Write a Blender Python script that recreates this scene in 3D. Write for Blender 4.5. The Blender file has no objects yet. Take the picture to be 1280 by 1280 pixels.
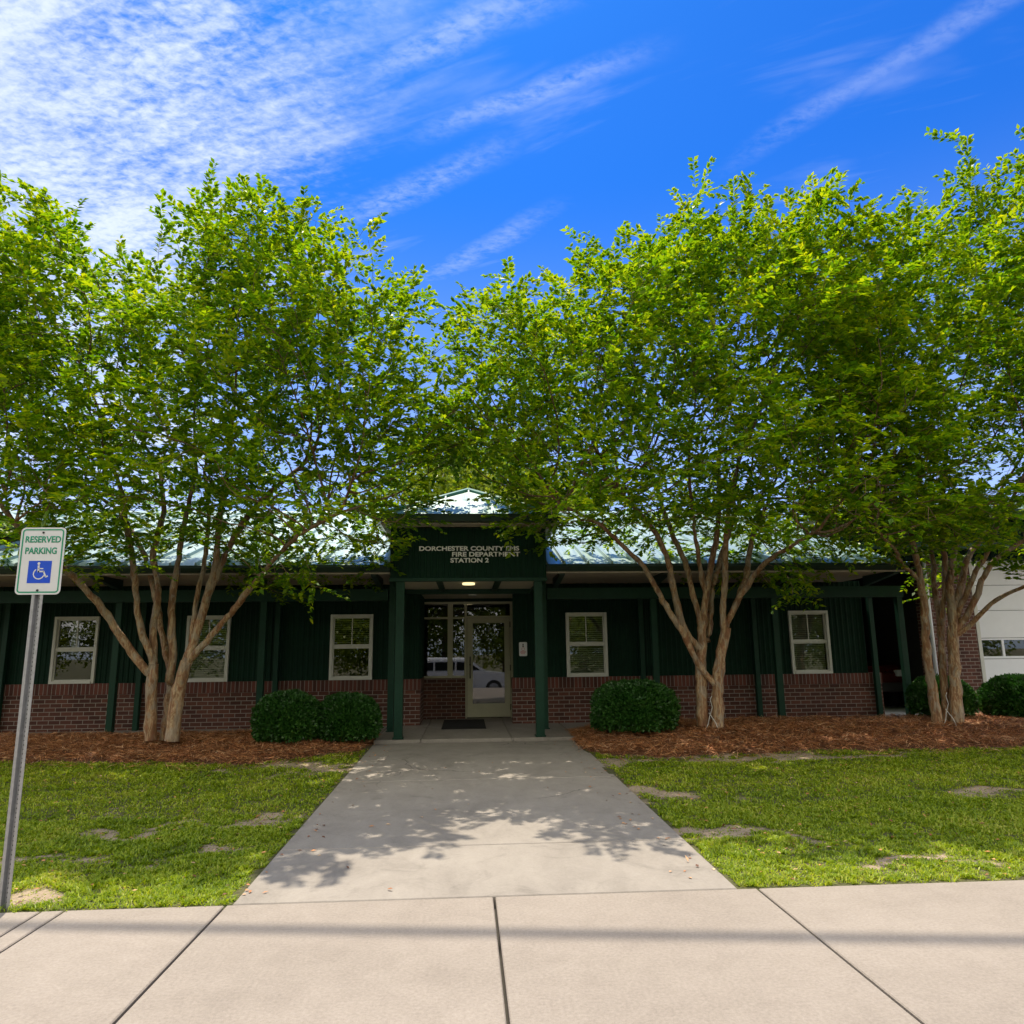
import bpy, bmesh, math, random
import numpy as np
from mathutils import Vector, Matrix
rad = math.radians
rng = np.random.default_rng(7)
random.seed(7)
C = bpy.context.scene.collection

# ------------------------------------------------------------------ camera, sky, sun, exposure
EYE = 1.52
cam = bpy.data.cameras.new("camera"); camo = bpy.data.objects.new("camera", cam); C.objects.link(camo)
cam.sensor_width = 36; cam.lens = 918/1280*36; cam.clip_start = .05; cam.clip_end = 3000
yaw, pit, rol = rad(3.6), rad(10.8), rad(0.66)
fv = Vector((math.sin(yaw)*math.cos(pit), math.cos(yaw)*math.cos(pit), math.sin(pit)))
r0 = Vector((math.cos(yaw), -math.sin(yaw), 0)); u0 = r0.cross(fv)
rv = r0*math.cos(rol)-u0*math.sin(rol); uv_ = u0*math.cos(rol)+r0*math.sin(rol)
M = Matrix((rv, uv_, -fv)).transposed().to_4x4(); M.translation = (0, 0, EYE)
camo.matrix_world = M
bpy.context.scene.camera = camo

SUN_EL, SUN_AZ = rad(67), rad(-14)          # azimuth from +Y (behind the building), negative = to the left
sun = bpy.data.lights.new("sun", 'SUN'); sun.energy = 3.7; sun.angle = rad(.53); sun.color = (1, .89, .74)
suno = bpy.data.objects.new("sun", sun); C.objects.link(suno)
sd = Vector((math.sin(SUN_AZ)*math.cos(SUN_EL), math.cos(SUN_AZ)*math.cos(SUN_EL), math.sin(SUN_EL)))
suno.rotation_euler = sd.to_track_quat('Z', 'Y').to_euler(); suno.location = sd*60
sc = bpy.context.scene
sc.view_settings.view_transform = 'Standard'; sc.view_settings.look = 'None'
sc.view_settings.exposure = 0.64; sc.view_settings.gamma = 1
sc.render.engine = 'CYCLES'
sc.cycles.max_bounces = 8; sc.cycles.transparent_max_bounces = 12

class NT:
    def __init__(s, t): s.t = t; s.n = t.nodes; s.l = t.links
    def new(s, ty, **k):
        n = s.n.new(ty)
        for a, b in k.items(): setattr(n, a, b)
        return n
    def put(s, sock, v):
        if hasattr(v, 'is_output') or isinstance(v, bpy.types.NodeSocket): s.l.new(v, sock)
        else: sock.default_value = v
    def math(s, op, a, b=0., c=0., clamp=False):
        n = s.new('ShaderNodeMath', operation=op, use_clamp=clamp)
        s.put(n.inputs[0], a); s.put(n.inputs[1], b); s.put(n.inputs[2], c); return n.outputs[0]
    def ramp(s, f, stops, interp='LINEAR'):
        n = s.new('ShaderNodeValToRGB'); n.color_ramp.interpolation = interp; e = n.color_ramp.elements
        while len(e) < len(stops): e.new(.5)
        for i, (p, c) in enumerate(stops): e[i].position = p; e[i].color = tuple(c)+(1,) if len(c) == 3 else c
        s.put(n.inputs[0], f); return n.outputs[0]
    def noise(s, vec=None, scale=5., detail=3., rough=.5, dist=0.):
        n = s.new('ShaderNodeTexNoise'); n.inputs['Scale'].default_value = scale; n.inputs['Detail'].default_value = detail
        n.inputs['Roughness'].default_value = rough; n.inputs['Distortion'].default_value = dist
        if vec is not None: s.l.new(vec, n.inputs['Vector'])
        return n.outputs['Fac']
    def mix(s, f, a, b, blend='MIX'):
        n = s.new('ShaderNodeMix', data_type='RGBA', blend_type=blend)
        s.put(n.inputs['Factor'], f)
        s.put(n.inputs[6], a if not isinstance(a, tuple) else tuple(a[:3])+(1,)); s.put(n.inputs[7], b if not isinstance(b, tuple) else tuple(b[:3])+(1,))
        return n.outputs[2]
    def smooth(s, x, a, b):
        n = s.new('ShaderNodeMapRange', interpolation_type='SMOOTHSTEP'); s.put(n.inputs[0], x)
        n.inputs[1].default_value = a; n.inputs[2].default_value = b; return n.outputs[0]
    def mapping(s, vec, scale=(1, 1, 1), rot=(0, 0, 0), loc=(0, 0, 0)):
        n = s.new('ShaderNodeMapping'); s.l.new(vec, n.inputs[0]); n.inputs['Scale'].default_value = scale
        n.inputs['Rotation'].default_value = rot; n.inputs['Location'].default_value = loc; return n.outputs[0]

# ---- sky: Nishita sky with thin high cloud mapped on a plane far overhead
world = bpy.data.worlds.new("World"); sc.world = world; world.use_nodes = True
w = NT(world.node_tree)
bg = w.n['Background']; bg.inputs['Strength'].default_value = .15
sky = w.new('ShaderNodeTexSky', sky_type='NISHITA'); sky.sun_disc = False
sky.sun_elevation = SUN_EL; sky.sun_rotation = SUN_AZ; sky.air_density = 1.0; sky.dust_density = .6; sky.ozone_density = 2.0
deep = w.mix(1., sky.outputs[0], (.06, .33, .82), 'MULTIPLY')
tc = w.new('ShaderNodeTexCoord'); sep = w.new('ShaderNodeSeparateXYZ'); w.l.new(tc.outputs['Generated'], sep.inputs[0])
zz = w.math('ADD', w.math('MAXIMUM', sep.outputs[2], 0.), .1)
U = w.math('DIVIDE', sep.outputs[0], zz); V = w.math('DIVIDE', sep.outputs[1], zz)
comb = w.new('ShaderNodeCombineXYZ'); w.put(comb.inputs[0], U); w.put(comb.inputs[1], V); P = comb.outputs[0]
# s runs along the streaks, t across them
Sx = w.math('SUBTRACT', w.math('MULTIPLY', U, .88), w.math('MULTIPLY', V, .47))
Tx = w.math('ADD', w.math('MULTIPLY', U, .47), w.math('MULTIPLY', V, .88))
st = w.new('ShaderNodeCombineXYZ'); w.put(st.inputs[0], w.math('MULTIPLY', Sx, .22)); w.put(st.inputs[1], Tx)
warp = w.noise(P, 2.2, 3., .55)
streak = w.noise(st.outputs[0], 7., 5., .6, .5)
broad = w.noise(P, 2.6, 3., .5, .3)
cells = w.noise(w.mapping(P, (1, 1.6, 1), (0, 0, .5)), 42., 3., .6, .25)
fine = w.noise(P, 110., 3., .7)
left = w.smooth(w.math('ADD', U, w.math('MULTIPLY', w.math('SUBTRACT', V, .9), .30)), .32, -.75)
amt = w.math('ADD', w.math('MULTIPLY', left, .95), w.math('MULTIPLY', w.math('SUBTRACT', broad, .5), .9))
amt = w.math('ADD', amt, w.math('MULTIPLY', w.math('SUBTRACT', streak, .5), 1.8))
amt = w.math('ADD', amt, w.math('MULTIPLY', w.math('MULTIPLY', w.math('ADD', w.math('MULTIPLY', w.math('SUBTRACT', cells, .5), 1.5), w.math('MULTIPLY', w.math('SUBTRACT', w.noise(P, 15., 5., .65, .6), .5), .8)), w.math('ADD', .3, broad)), w.smooth(left, .1, .8)))
base = w.smooth(amt, .12, 1.35)
def line(nu, nv, off, width, s0, s1, soft, gain):
    t = w.math('ADD', w.math('ADD', w.math('MULTIPLY', U, nu), w.math('MULTIPLY', V, nv)), w.math('MULTIPLY', w.math('SUBTRACT', warp, .5), .10))
    d = w.math('ABSOLUTE', w.math('SUBTRACT', t, off)); a = w.smooth(d, width, 0.)
    s_ = w.math('SUBTRACT', w.math('MULTIPLY', U, nv), w.math('MULTIPLY', V, nu))
    k = w.math('MULTIPLY', w.smooth(s_, s0-soft, s0+soft), w.smooth(s_, s1+soft, s1-soft))
    tex = w.smooth(w.math('ADD', w.math('MULTIPLY', streak, .6), w.math('MULTIPLY', cells, .5)), .35, .72)
    return w.math('MULTIPLY', w.math('MULTIPLY', w.math('MULTIPLY', a, k), tex), gain)
ln = w.math('MAXIMUM', line(.47, .88, .79, .045, -.62, -.30, .14, .34), line(.47, .88, .935, .04, -.55, -.25, .12, .30))
ln = w.math('MAXIMUM', ln, line(.55, .83, .97, .05, -.95, -.6, .12, .30))
ln = w.math('MAXIMUM', ln, line(.67, .74, 1.075, .05, -1.12, -.78, .12, .24))
ln = w.math('MAXIMUM', ln, line(.82, .57, 1.045, .042, -.62, .2, .14, .16))
cl = w.math('MAXIMUM', w.math('MULTIPLY', base, .82), ln)
cl = w.math('MULTIPLY', cl, w.math('ADD', .86, w.math('MULTIPLY', fine, .28)), clamp=True)
hz = w.smooth(sep.outputs[2], .58, .05)                       # thin veil toward the horizon
cl = w.math('MAXIMUM', cl, w.math('MULTIPLY', hz, .5))
col = w.mix(cl, deep, (4.3, 4.7, 5.4))
# added bright warm cloud in the unseen sky behind the camera, as fill light
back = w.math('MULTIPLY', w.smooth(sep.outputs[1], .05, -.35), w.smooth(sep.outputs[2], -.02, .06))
fill_puff = w.smooth(w.noise(tc.outputs['Generated'], 2.6, 6., .6), .36, .52)
col = w.mix(w.math('MULTIPLY', back, fill_puff), col, (8.4, 7.9, 7.2))
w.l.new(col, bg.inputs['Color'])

# ------------------------------------------------------------------ materials
def mat(name):
    m = bpy.data.materials.new(name); m.use_nodes = True; t = NT(m.node_tree)
    return m, t, t.n['Principled BSDF']
def objco(t): return t.new('ShaderNodeTexCoord').outputs['Object']
def bump(t, b, h, strength=.3, dist=.01):
    n = t.new('ShaderNodeBump'); n.inputs['Strength'].default_value = strength; n.inputs['Distance'].default_value = dist
    t.l.new(h, n.inputs['Height']); t.l.new(n.outputs[0], b.inputs['Normal'])
def plain(name, col, rough=.5, var=.15, scale=6., metal=0., bumps=.0, spec=.5):
    m, t, b = mat(name); c = objco(t)
    n = t.noise(c, scale, 4., .6); n2 = t.noise(c, scale*9, 2., .5)
    f = t.math('ADD', t.math('MULTIPLY', n, .7), t.math('MULTIPLY', n2, .3))
    lo = tuple(v*(1-var) for v in col); hi = tuple(min(1, v*(1+var)) for v in col)
    t.l.new(t.ramp(f, [(.3, lo), (.7, hi)]), b.inputs['Base Color'])
    b.inputs['Roughness'].default_value = rough; b.inputs['Metallic'].default_value = metal
    b.inputs['Specular IOR Level'].default_value = spec
    if bumps: bump(t, b, n2, bumps, .005)
    return m
GREEN = (.012, .058, .036)
m_green = plain('dark_green_paint', (.008, .042, .024), .5, .22, 3., spec=.25)
m_siding = plain('dark_green_siding', (.004, .026, .014), .6, .3, 1.3, spec=.15)
m_gutter = plain('gutter_green', (.006, .026, .019), .4, .2, 2.)
m_white = plain('white_frame_paint', (.62, .62, .56), .45, .08, 8.)
m_cream = plain('cream_aluminium', (.52, .50, .34), .42, .08, 6.)
m_soffit = plain('soffit_board', (.42, .37, .30), .7, .25, 1.2)
m_ceil = plain('porch_ceiling', (.60, .56, .44), .7, .07, 2.)
m_door = plain('garage_door_white', (.80, .82, .84), .5, .04, 1.)
m_dark = plain('interior_dark', (.035, .032, .028), .9, .2, 1.)
m_blind = plain('blind_slat', (.72, .74, .62), .6, .05, 5.)
m_rubber = plain('black_rubber', (.012, .012, .012), .85, .3, 40., bumps=.3)
m_letter = plain('white_letter', (.90, .90, .88), .4, .05, 20.)
m_steel = plain('galvanised_steel', (.42, .43, .45), .45, .2, 30., metal=.7)
m_handle = plain('dark_bronze', (.06, .05, .04), .35, .2, 20., metal=.6)
m_black = plain('black_plastic', (.015, .015, .016), .5, .2, 10.)
m_signw = plain('sign_white', (.62, .64, .64), .4, .04, 10.)
m_signg = plain('sign_green', (.01, .26, .14), .4, .08, 30.)
m_signb = plain('sign_blue', (.01, .07, .55), .4, .05, 20.)
m_red = plain('sign_red', (.50, .03, .03), .5, .05, 20.)
m_silver = plain('silver_car_paint', (.55, .58, .62), .25, .03, 3., metal=.3)
m_darkred = plain('dark_red_paint', (.06, .006, .005), .25, .05, 3.)
m_cord = plain('white_cord', (.62, .62, .58), .6, .1, 30.)

m_roof, t, b = mat('roof_metal'); c = objco(t)
n = t.noise(c, .8, 4., .6); n2 = t.noise(t.mapping(c, (6, .35, .35)), 3., 3., .6)
f = t.math('ADD', t.math('MULTIPLY', n, .55), t.math('MULTIPLY', n2, .45))
t.l.new(t.ramp(f, [(.3, (.30, .43, .39)), (.7, (.43, .55, .50))]), b.inputs['Base Color'])
b.inputs['Roughness'].default_value = .36; b.inputs['Metallic'].default_value = .25
t.l.new(t.ramp(n2, [(.3, (.3,)*3), (.7, (.46,)*3)]), b.inputs['Roughness']); bump(t, b, n, .12, .02)

m_glass = bpy.data.materials.new('window_glass'); m_glass.use_nodes = True; t = NT(m_glass.node_tree)
t.n.remove(t.n['Principled BSDF']); g_ = t.new('ShaderNodeBsdfGlossy'); g_.inputs['Roughness'].default_value = .01
tr = t.new('ShaderNodeBsdfTransparent'); tr.inputs[0].default_value = (.55, .60, .55, 1)
fr = t.new('ShaderNodeFresnel'); fr.inputs[0].default_value = 1.6
mx = t.new('ShaderNodeMixShader'); t.l.new(t.math('ADD', t.math('MULTIPLY', fr.outputs[0], 1.6), .05, clamp=True), mx.inputs[0])
t.l.new(tr.outputs[0], mx.inputs[1]); t.l.new(g_.outputs[0], mx.inputs[2]); t.l.new(mx.outputs[0], t.n['Material Output'].inputs[0])
m_glass2 = bpy.data.materials.new('tinted_glass'); m_glass2.use_nodes = True; t = NT(m_glass2.node_tree)
b = t.n['Principled BSDF']; b.inputs['Base Color'].default_value = (.01, .012, .012, 1); b.inputs['Roughness'].default_value = .05; b.inputs['Specular IOR Level'].default_value = .8

def brick_mat(name, c1, c2, mortar, soldier=False, axis='x'):
    m, t, b = mat(name); c = objco(t)
    sp = t.new('ShaderNodeSeparateXYZ'); t.l.new(c, sp.inputs[0]); cb = t.new('ShaderNodeCombineXYZ')
    h = t.math('ADD', sp.outputs[0], sp.outputs[1])
    if soldier: t.l.new(sp.outputs[2], cb.inputs[0]); t.l.new(h, cb.inputs[1])
    else: t.l.new(h, cb.inputs[0]); t.l.new(sp.outputs[2], cb.inputs[1])
    br = t.new('ShaderNodeTexBrick'); t.l.new(cb.outputs[0], br.inputs['Vector'])
    br.inputs['Scale'].default_value = 1.; br.inputs['Mortar Size'].default_value = .0062; br.inputs['Mortar Smooth'].default_value = .15
    br.inputs['Brick Width'].default_value = .203; br.inputs['Row Height'].default_value = .0755; br.inputs['Bias'].default_value = -.1
    if soldier: br.offset = 0; br.inputs['Brick Width'].default_value = .4
    br.inputs['Color1'].default_value = (0, 0, 0, 1); br.inputs['Color2'].default_value = (1, 1, 1, 1); br.inputs['Mortar'].default_value = (.5, .5, .5, 1)
    nz = t.noise(c, 60., 3., .6); n1 = t.noise(c, 1.3, 3., .6)
    bf = t.math('ADD', t.math('MULTIPLY', br.outputs['Color'], .75), t.math('MULTIPLY', nz, .25))
    bc = t.ramp(bf, [(.1, c1), (.5, tuple((x+y)/2 for x, y in zip(c1, c2))), (.9, c2)])
    bc = t.mix(t.smooth(n1, .35, .7), bc, t.mix(1., bc, (.72, .68, .66), 'MULTIPLY'))
    t.l.new(t.mix(br.outputs['Fac'], bc, mortar), b.inputs['Base Color']); b.inputs['Roughness'].default_value = .85
    hgt = t.math('SUBTRACT', t.math('MULTIPLY', nz, .25), br.outputs['Fac']); bump(t, b, hgt, .7, .006)
    return m
m_brick = brick_mat('red_brown_brick', (.075, .026, .018), (.17, .060, .038), (.30, .26, .22))
m_soldier = brick_mat('soldier_course_brick', (.08, .026, .018), (.20, .060, .040), (.26, .22, .19), True)

m_conc, t, b = mat('concrete'); c = objco(t)
n1 = t.noise(c, .55, 5., .6); n2 = t.noise(c, 55., 4., .75); n3 = t.noise(c, 5., 5., .65, .4)
f = t.math('ADD', t.math('ADD', t.math('MULTIPLY', n1, .45), t.math('MULTIPLY', n3, .25)), t.math('MULTIPLY', n2, .62))
t.l.new(t.ramp(f, [(.42, (.20, .172, .143)), (.62, (.285, .247, .205)), (.84, (.37, .325, .275))]), b.inputs['Base Color'])
b.inputs['Roughness'].default_value = .88
vor = t.new('ShaderNodeTexVoronoi'); vor.inputs['Scale'].default_value = 160.; t.l.new(c, vor.inputs['Vector'])
bump(t, b, t.math('ADD', n2, t.math('MULTIPLY', vor.outputs['Distance'], .6)), .45, .004)
m_walk, t, b = mat('weathered_concrete'); c = objco(t)
n1 = t.noise(c, .8, 5., .65, .5); n2 = t.noise(c, 50., 4., .75); n3 = t.noise(t.mapping(c, (1, .4, 1)), 4., 5., .7, .6)
f = t.math('ADD', t.math('ADD', t.math('MULTIPLY', n1, .42), t.math('MULTIPLY', n3, .33)), t.math('MULTIPLY', n2, .25))
t.l.new(t.ramp(f, [(.3, (.21, .187, .158)), (.5, (.30, .27, .23)), (.7, (.385, .35, .30))]), b.inputs['Base Color'])
b.inputs['Roughness'].default_value = .9; bump(t, b, n2, .4, .004)
# old stains and a few hairline cracks
bc = b.inputs['Base Color'].links[0].from_socket
stn = t.smooth(t.noise(c, 2.3, 6., .7, 1.2), .52, .72)
bc = t.mix(t.math('MULTIPLY', stn, .55), bc, t.mix(1., bc, (.62, .62, .62), 'MULTIPLY'))
vc = t.new('ShaderNodeTexVoronoi', feature='DISTANCE_TO_EDGE'); vc.inputs['Scale'].default_value = .42
wp_ = t.new('ShaderNodeVectorMath', operation='ADD'); nn_ = t.new('ShaderNodeTexNoise'); nn_.inputs['Scale'].default_value = 3.; nn_.inputs['Detail'].default_value = 5.; t.l.new(c, nn_.inputs['Vector'])
sc_ = t.new('ShaderNodeVectorMath', operation='SCALE'); sc_.inputs['Scale'].default_value = .25; t.l.new(nn_.outputs['Color'], sc_.inputs[0]); t.l.new(c, wp_.inputs[0]); t.l.new(sc_.outputs[0], wp_.inputs[1]); t.l.new(wp_.outputs[0], vc.inputs['Vector'])
sy_ = t.new('ShaderNodeSeparateXYZ'); t.l.new(c, sy_.inputs[0])
crk = t.math('MULTIPLY', t.smooth(sy_.outputs[1], 7.0, 7.6), t.math('MULTIPLY', t.smooth(vc.outputs['Distance'], .0035, .0005), t.smooth(t.noise(c, .7, 2.), .5, .56)))
bc = t.mix(t.math('MULTIPLY', crk, .7), bc, (.07, .06, .05)); t.l.new(bc, b.inputs['Base Color'])
m_joint = plain('joint_dark', (.05, .045, .035), .95, .3, 30.)
m_asph = plain('asphalt', (.055, .055, .055), .9, .25, 40., bumps=.4)

# ground: soil, sand and pine litter blended by painted-in attributes on the sheet
m_ground, t, b = mat('ground_soil'); c = objco(t)
at = t.new('ShaderNodeAttribute', attribute_name='zone'); sp = t.new('ShaderNodeSeparateColor'); t.l.new(at.outputs['Color'], sp.inputs[0])
n1 = t.noise(c, 3., 5., .65); n2 = t.noise(c, 45., 4., .7)
soil = t.ramp(n1, [(.3, (.06, .07, .022)), (.7, (.12, .11, .045))])
sand = t.ramp(t.math('ADD', t.math('MULTIPLY', n1, .5), t.math('MULTIPLY', n2, .5)), [(.3, (.24, .18, .12)), (.7, (.50, .39, .27))])
str_ = t.ramp(n2, [(.3, (.065, .026, .012)), (.7, (.20, .085, .035))])
c1 = t.mix(t.smooth(t.math('ADD', sp.outputs[0], t.math('ADD', t.math('MULTIPLY', t.math('SUBTRACT', n2, .5), 1.3), t.math('MULTIPLY', t.math('SUBTRACT', t.noise(c, 11., 4., .6), .5), 1.2))), .15, .95), soil, sand)
c2 = t.mix(t.smooth(t.math('ADD', sp.outputs[1], t.math('MULTIPLY', t.math('SUBTRACT', n2, .5), .4)), .35, .6), c1, str_)
t.l.new(c2, b.inputs['Base Color']); b.inputs['Roughness'].default_value = .95; bump(t, b, n2, .6, .02)

def leafmat(name, stops, trans=.5, tcol=(1.5, 1.35, .5), gloss=.35):
    m = bpy.data.materials.new(name); m.use_nodes = True; t = NT(m.node_tree); t.n.remove(t.n['Principled BSDF'])
    ge = t.new('ShaderNodeNewGeometry'); c = objco(t)
    f = t.math('ADD', t.math('MULTIPLY', ge.outputs['Random Per Island'], .42), t.math('MULTIPLY', t.noise(c, 1.5, 3.), .58))
    col = t.ramp(f, stops)
    d = t.new('ShaderNodeBsdfDiffuse'); tl = t.new('ShaderNodeBsdfTranslucent'); gl = t.new('ShaderNodeBsdfGlossy'); gl.inputs['Roughness'].default_value = gloss
    gl.inputs['Color'].default_value = (.9, .95, .8, 1)
    t.l.new(col, d.inputs[0]); t.l.new(t.mix(1., col, tcol, 'MULTIPLY'), tl.inputs[0])
    m1 = t.new('ShaderNodeMixShader'); m1.inputs[0].default_value = trans; t.l.new(d.outputs[0], m1.inputs[1]); t.l.new(tl.outputs[0], m1.inputs[2])
    m2 = t.new('ShaderNodeMixShader'); m2.inputs[0].default_value = .03; t.l.new(m1.outputs[0], m2.inputs[1]); t.l.new(gl.outputs[0], m2.inputs[2])
    t.l.new(m2.outputs[0], t.n['Material Output'].inputs[0]); return m
m_leaf = leafmat('myrtle_leaf', [(.15, (.032, .105, .005)), (.42, (.092, .215, .008)), (.62, (.225, .35, .010)), (.85, (.39, .42, .015))], .56, (1.9, 1.65, .38))
m_bgleaf = leafmat('woodland_leaf', [(.2, (.12, .20, .015)), (.8, (.26, .32, .02))], .5, (1.8, 1.6, .4))
m_bush = leafmat('boxwood_leaf', [(.2, (.014, .055, .010)), (.6, (.035, .12, .018)), (.9, (.10, .22, .035))], .25, (1.2, 1.3, .6))
m_grass = leafmat('grass_blade', [(.2, (.10, .17, .010)), (.42, (.22, .33, .014)), (.65, (.40, .48, .025)), (.88, (.64, .54, .20))], .42, (1.55, 1.5, .4), .5)
m_straw, t, b = mat('pine_straw')
ge = t.new('ShaderNodeNewGeometry')
t.l.new(t.ramp(ge.outputs['Random Per Island'], [(.05, (.12, .045, .02)), (.45, (.42, .16, .055)), (.8, (.66, .30, .11)), (.98, (.75, .50, .28))]), b.inputs['Base Color']); b.inputs['Roughness'].default_value = .7
m_bark, t, b = mat('myrtle_bark'); c = objco(t)
n1 = t.noise(t.mapping(c, (1, 1, .22)), 13., 4., .6, .6); n2 = t.noise(t.mapping(c, (1, 1, .12)), 38., 4., .7)
cc = t.ramp(n1, [(.3, (.20, .10, .05)), (.46, (.34, .19, .09)), (.54, (.58, .43, .26)), (.62, (.36, .18, .075)), (.75, (.22, .12, .07))], 'LINEAR')
n4 = t.noise(t.mapping(c, (1, 1, .5)), 7., 3., .6, 1.)
cc = t.mix(t.smooth(n4, .50, .58), cc, t.mix(.6, cc, (.40, .36, .29)))
cc = t.mix(t.smooth(n4, .44, .37), cc, t.mix(.6, cc, (.30, .12, .05)))
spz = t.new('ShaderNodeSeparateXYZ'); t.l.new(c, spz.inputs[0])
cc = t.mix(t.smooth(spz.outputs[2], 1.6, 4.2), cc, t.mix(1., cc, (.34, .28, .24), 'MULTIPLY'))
cc = t.mix(t.smooth(n2, .35, .7), t.mix(1., cc, (.62, .58, .52), 'MULTIPLY'), cc)
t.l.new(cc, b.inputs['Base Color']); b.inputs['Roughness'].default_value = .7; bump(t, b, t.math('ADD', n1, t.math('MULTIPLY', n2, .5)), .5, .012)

# ------------------------------------------------------------------ mesh helpers
def link(name, me, m, parent=None, loc=None):
    o = bpy.data.objects.new(name, me); C.objects.link(o)
    if me is not None and m is not None:
        for x in (m if isinstance(m, (list, tuple)) else [m]): me.materials.append(x)
    if parent is not None:
        o.parent = parent
    if loc: o.location = loc
    return o
def tag(o, label=None, cat=None, group=None, kind=None):
    if label: o['label'] = label
    if cat: o['category'] = cat
    if group: o['group'] = group
    if kind: o['kind'] = kind
    return o
def empty(name, loc=(0, 0, 0), rz=0.):
    o = bpy.data.objects.new(name, None); C.objects.link(o); o.location = loc; o.rotation_euler = (0, 0, rz); o.empty_display_size = .2
    return o
class MB:
    def __init__(s): s.v = []; s.f = []
    def box(s, x0, x1, y0, y1, z0, z1):
        b = len(s.v); s.v += [(x, y, z) for z in (z0, z1) for y in (y0, y1) for x in (x0, x1)]
        s.f += [tuple(b+i for i in q) for q in ((0, 2, 3, 1), (4, 5, 7, 6), (0, 1, 5, 4), (2, 6, 7, 3), (0, 4, 6, 2), (1, 3, 7, 5))]; return s
    def quad(s, *p):
        b = len(s.v); s.v += list(p); s.f.append(tuple(range(b, b+len(p)))); return s
    def prism(s, pts, d):      # planar outline swept by vector d
        b = len(s.v); n = len(pts); d = Vector(d)
        s.v += [tuple(Vector(p)) for p in pts] + [tuple(Vector(p)+d) for p in pts]
        s.f.append(tuple(range(b+n-1, b-1, -1))); s.f.append(tuple(range(b+n, b+2*n)))
        for i in range(n): j = (i+1) % n; s.f.append((b+i, b+j, b+n+j, b+n+i))
        return s
    def tube(s, pts, rs, k=8, cap=True):
        pts = [Vector(p) for p in pts]; b = len(s.v); n = len(pts)
        if not hasattr(rs, '__len__'): rs = [rs]*n
        ref = None
        for i, p in enumerate(pts):
            d = (pts[min(i+1, n-1)]-pts[max(i-1, 0)]).normalized()
            if ref is None: ref = d.orthogonal().normalized()
            a = (ref-d*ref.dot(d)).normalized(); c_ = d.cross(a); ref = a
            for j in range(k):
                q = 2*math.pi*j/k; s.v.append(tuple(p+(a*math.cos(q)+c_*math.sin(q))*rs[i]))
        for i in range(n-1):
            for j in range(k):
                j2 = (j+1) % k; s.f.append((b+i*k+j, b+i*k+j2, b+(i+1)*k+j2, b+(i+1)*k+j))
        if cap: s.f.append(tuple(b+j for j in range(k-1, -1, -1))); s.f.append(tuple(b+(n-1)*k+j for j in range(k)))
        return s
    def build(s, name, m, parent=None, bevel=0., smooth=False, loc=None):
        me = bpy.data.meshes.new(name); me.from_pydata(s.v, [], s.f)
        if bevel:
            bm = bmesh.new(); bm.from_mesh(me)
            bmesh.ops.bevel(bm, geom=list(bm.edges), offset=bevel, segments=2, affect='EDGES', clamp_overlap=True); bm.to_mesh(me); bm.free()
        me.update()
        if smooth: me.polygons.foreach_set('use_smooth', [True]*len(me.polygons))
        return link(name, me, m, parent, loc)
def npmesh(name, V, F, k=4):
    me = bpy.data.meshes.new(name); V = np.asarray(V, np.float32); F = np.asarray(F, np.int32)
    me.vertices.add(len(V)); me.vertices.foreach_set('co', V.ravel())
    me.loops.add(F.size); me.loops.foreach_set('vertex_index', F.ravel())
    me.polygons.add(len(F)); me.polygons.foreach_set('loop_start', np.arange(len(F), dtype=np.int32)*k)
    me.update(calc_edges=True); return me
def vnoise(x, y, scale, seed=0):
    g = np.random.default_rng(seed).random((64, 64)); x = x*scale; y = y*scale
    xi = np.floor(x).astype(int); yi = np.floor(y).astype(int); fx = x-xi; fy = y-yi; fx = fx*fx*(3-2*fx); fy = fy*fy*(3-2*fy)
    G = lambda a, b_: g[a % 64, b_ % 64]
    return (G(xi, yi)*(1-fx)+G(xi+1, yi)*fx)*(1-fy)+(G(xi, yi+1)*(1-fx)+G(xi+1, yi+1)*fx)*fy

# ------------------------------------------------------------------ ground
PATCH = [(-3.07, 6.87, .45, .12), (-3.3, 6.22, .5, .13), (-1.75, 7.29, .32, .2), (-1.85, 6.37, .32, .14), (-2.02, 9.96, .75, .42), (-2.8, 5.2, .25, .17),
         (1.96, 8.04, .30, .34), (1.98, 6.40, .26, .22), (3.18, 5.6, .42, .17), (5.45, 7.83, .25, .25), (4.2, 10.1, 2.0, .17), (3.55, 5.28, .22, .09), (1.98, 10.0, .38, .35), (-2.61, 7.1, .28, .10)]
def lawn_g(Y): return np.clip((Y-4.8)/7*.13, 0, .13)
def bare(X, Y):
    d = np.zeros_like(X); X0, Y0 = X, Y
    X = X+(vnoise(X0, Y0, 2.2, 51)-.5)*.7+(vnoise(X0, Y0, 6., 52)-.5)*.3; Y = Y+(vnoise(X0, Y0, 2.8, 53)-.5)*.5+(vnoise(X0, Y0, 8., 54)-.5)*.2
    for x, y, a, b_ in PATCH:
        q = np.sqrt(((X-x)/a)**2+((Y-y)/b_)**2); d = np.maximum(d, np.clip(1.15-.55*q, 0, 1))
    n = vnoise(X, Y*1.6, 2.6, 3)*.4+vnoise(X, Y, 7., 4)*.3+vnoise(X, Y, 19., 6)*.3
    return np.clip((d+n-.80)*1.7*(d > 0)+np.clip((vnoise(X, Y, 1.3, 9)*.5+vnoise(X, Y, 5., 12)*.5)-.62, 0, 1)*2.2, 0, 1)
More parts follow.
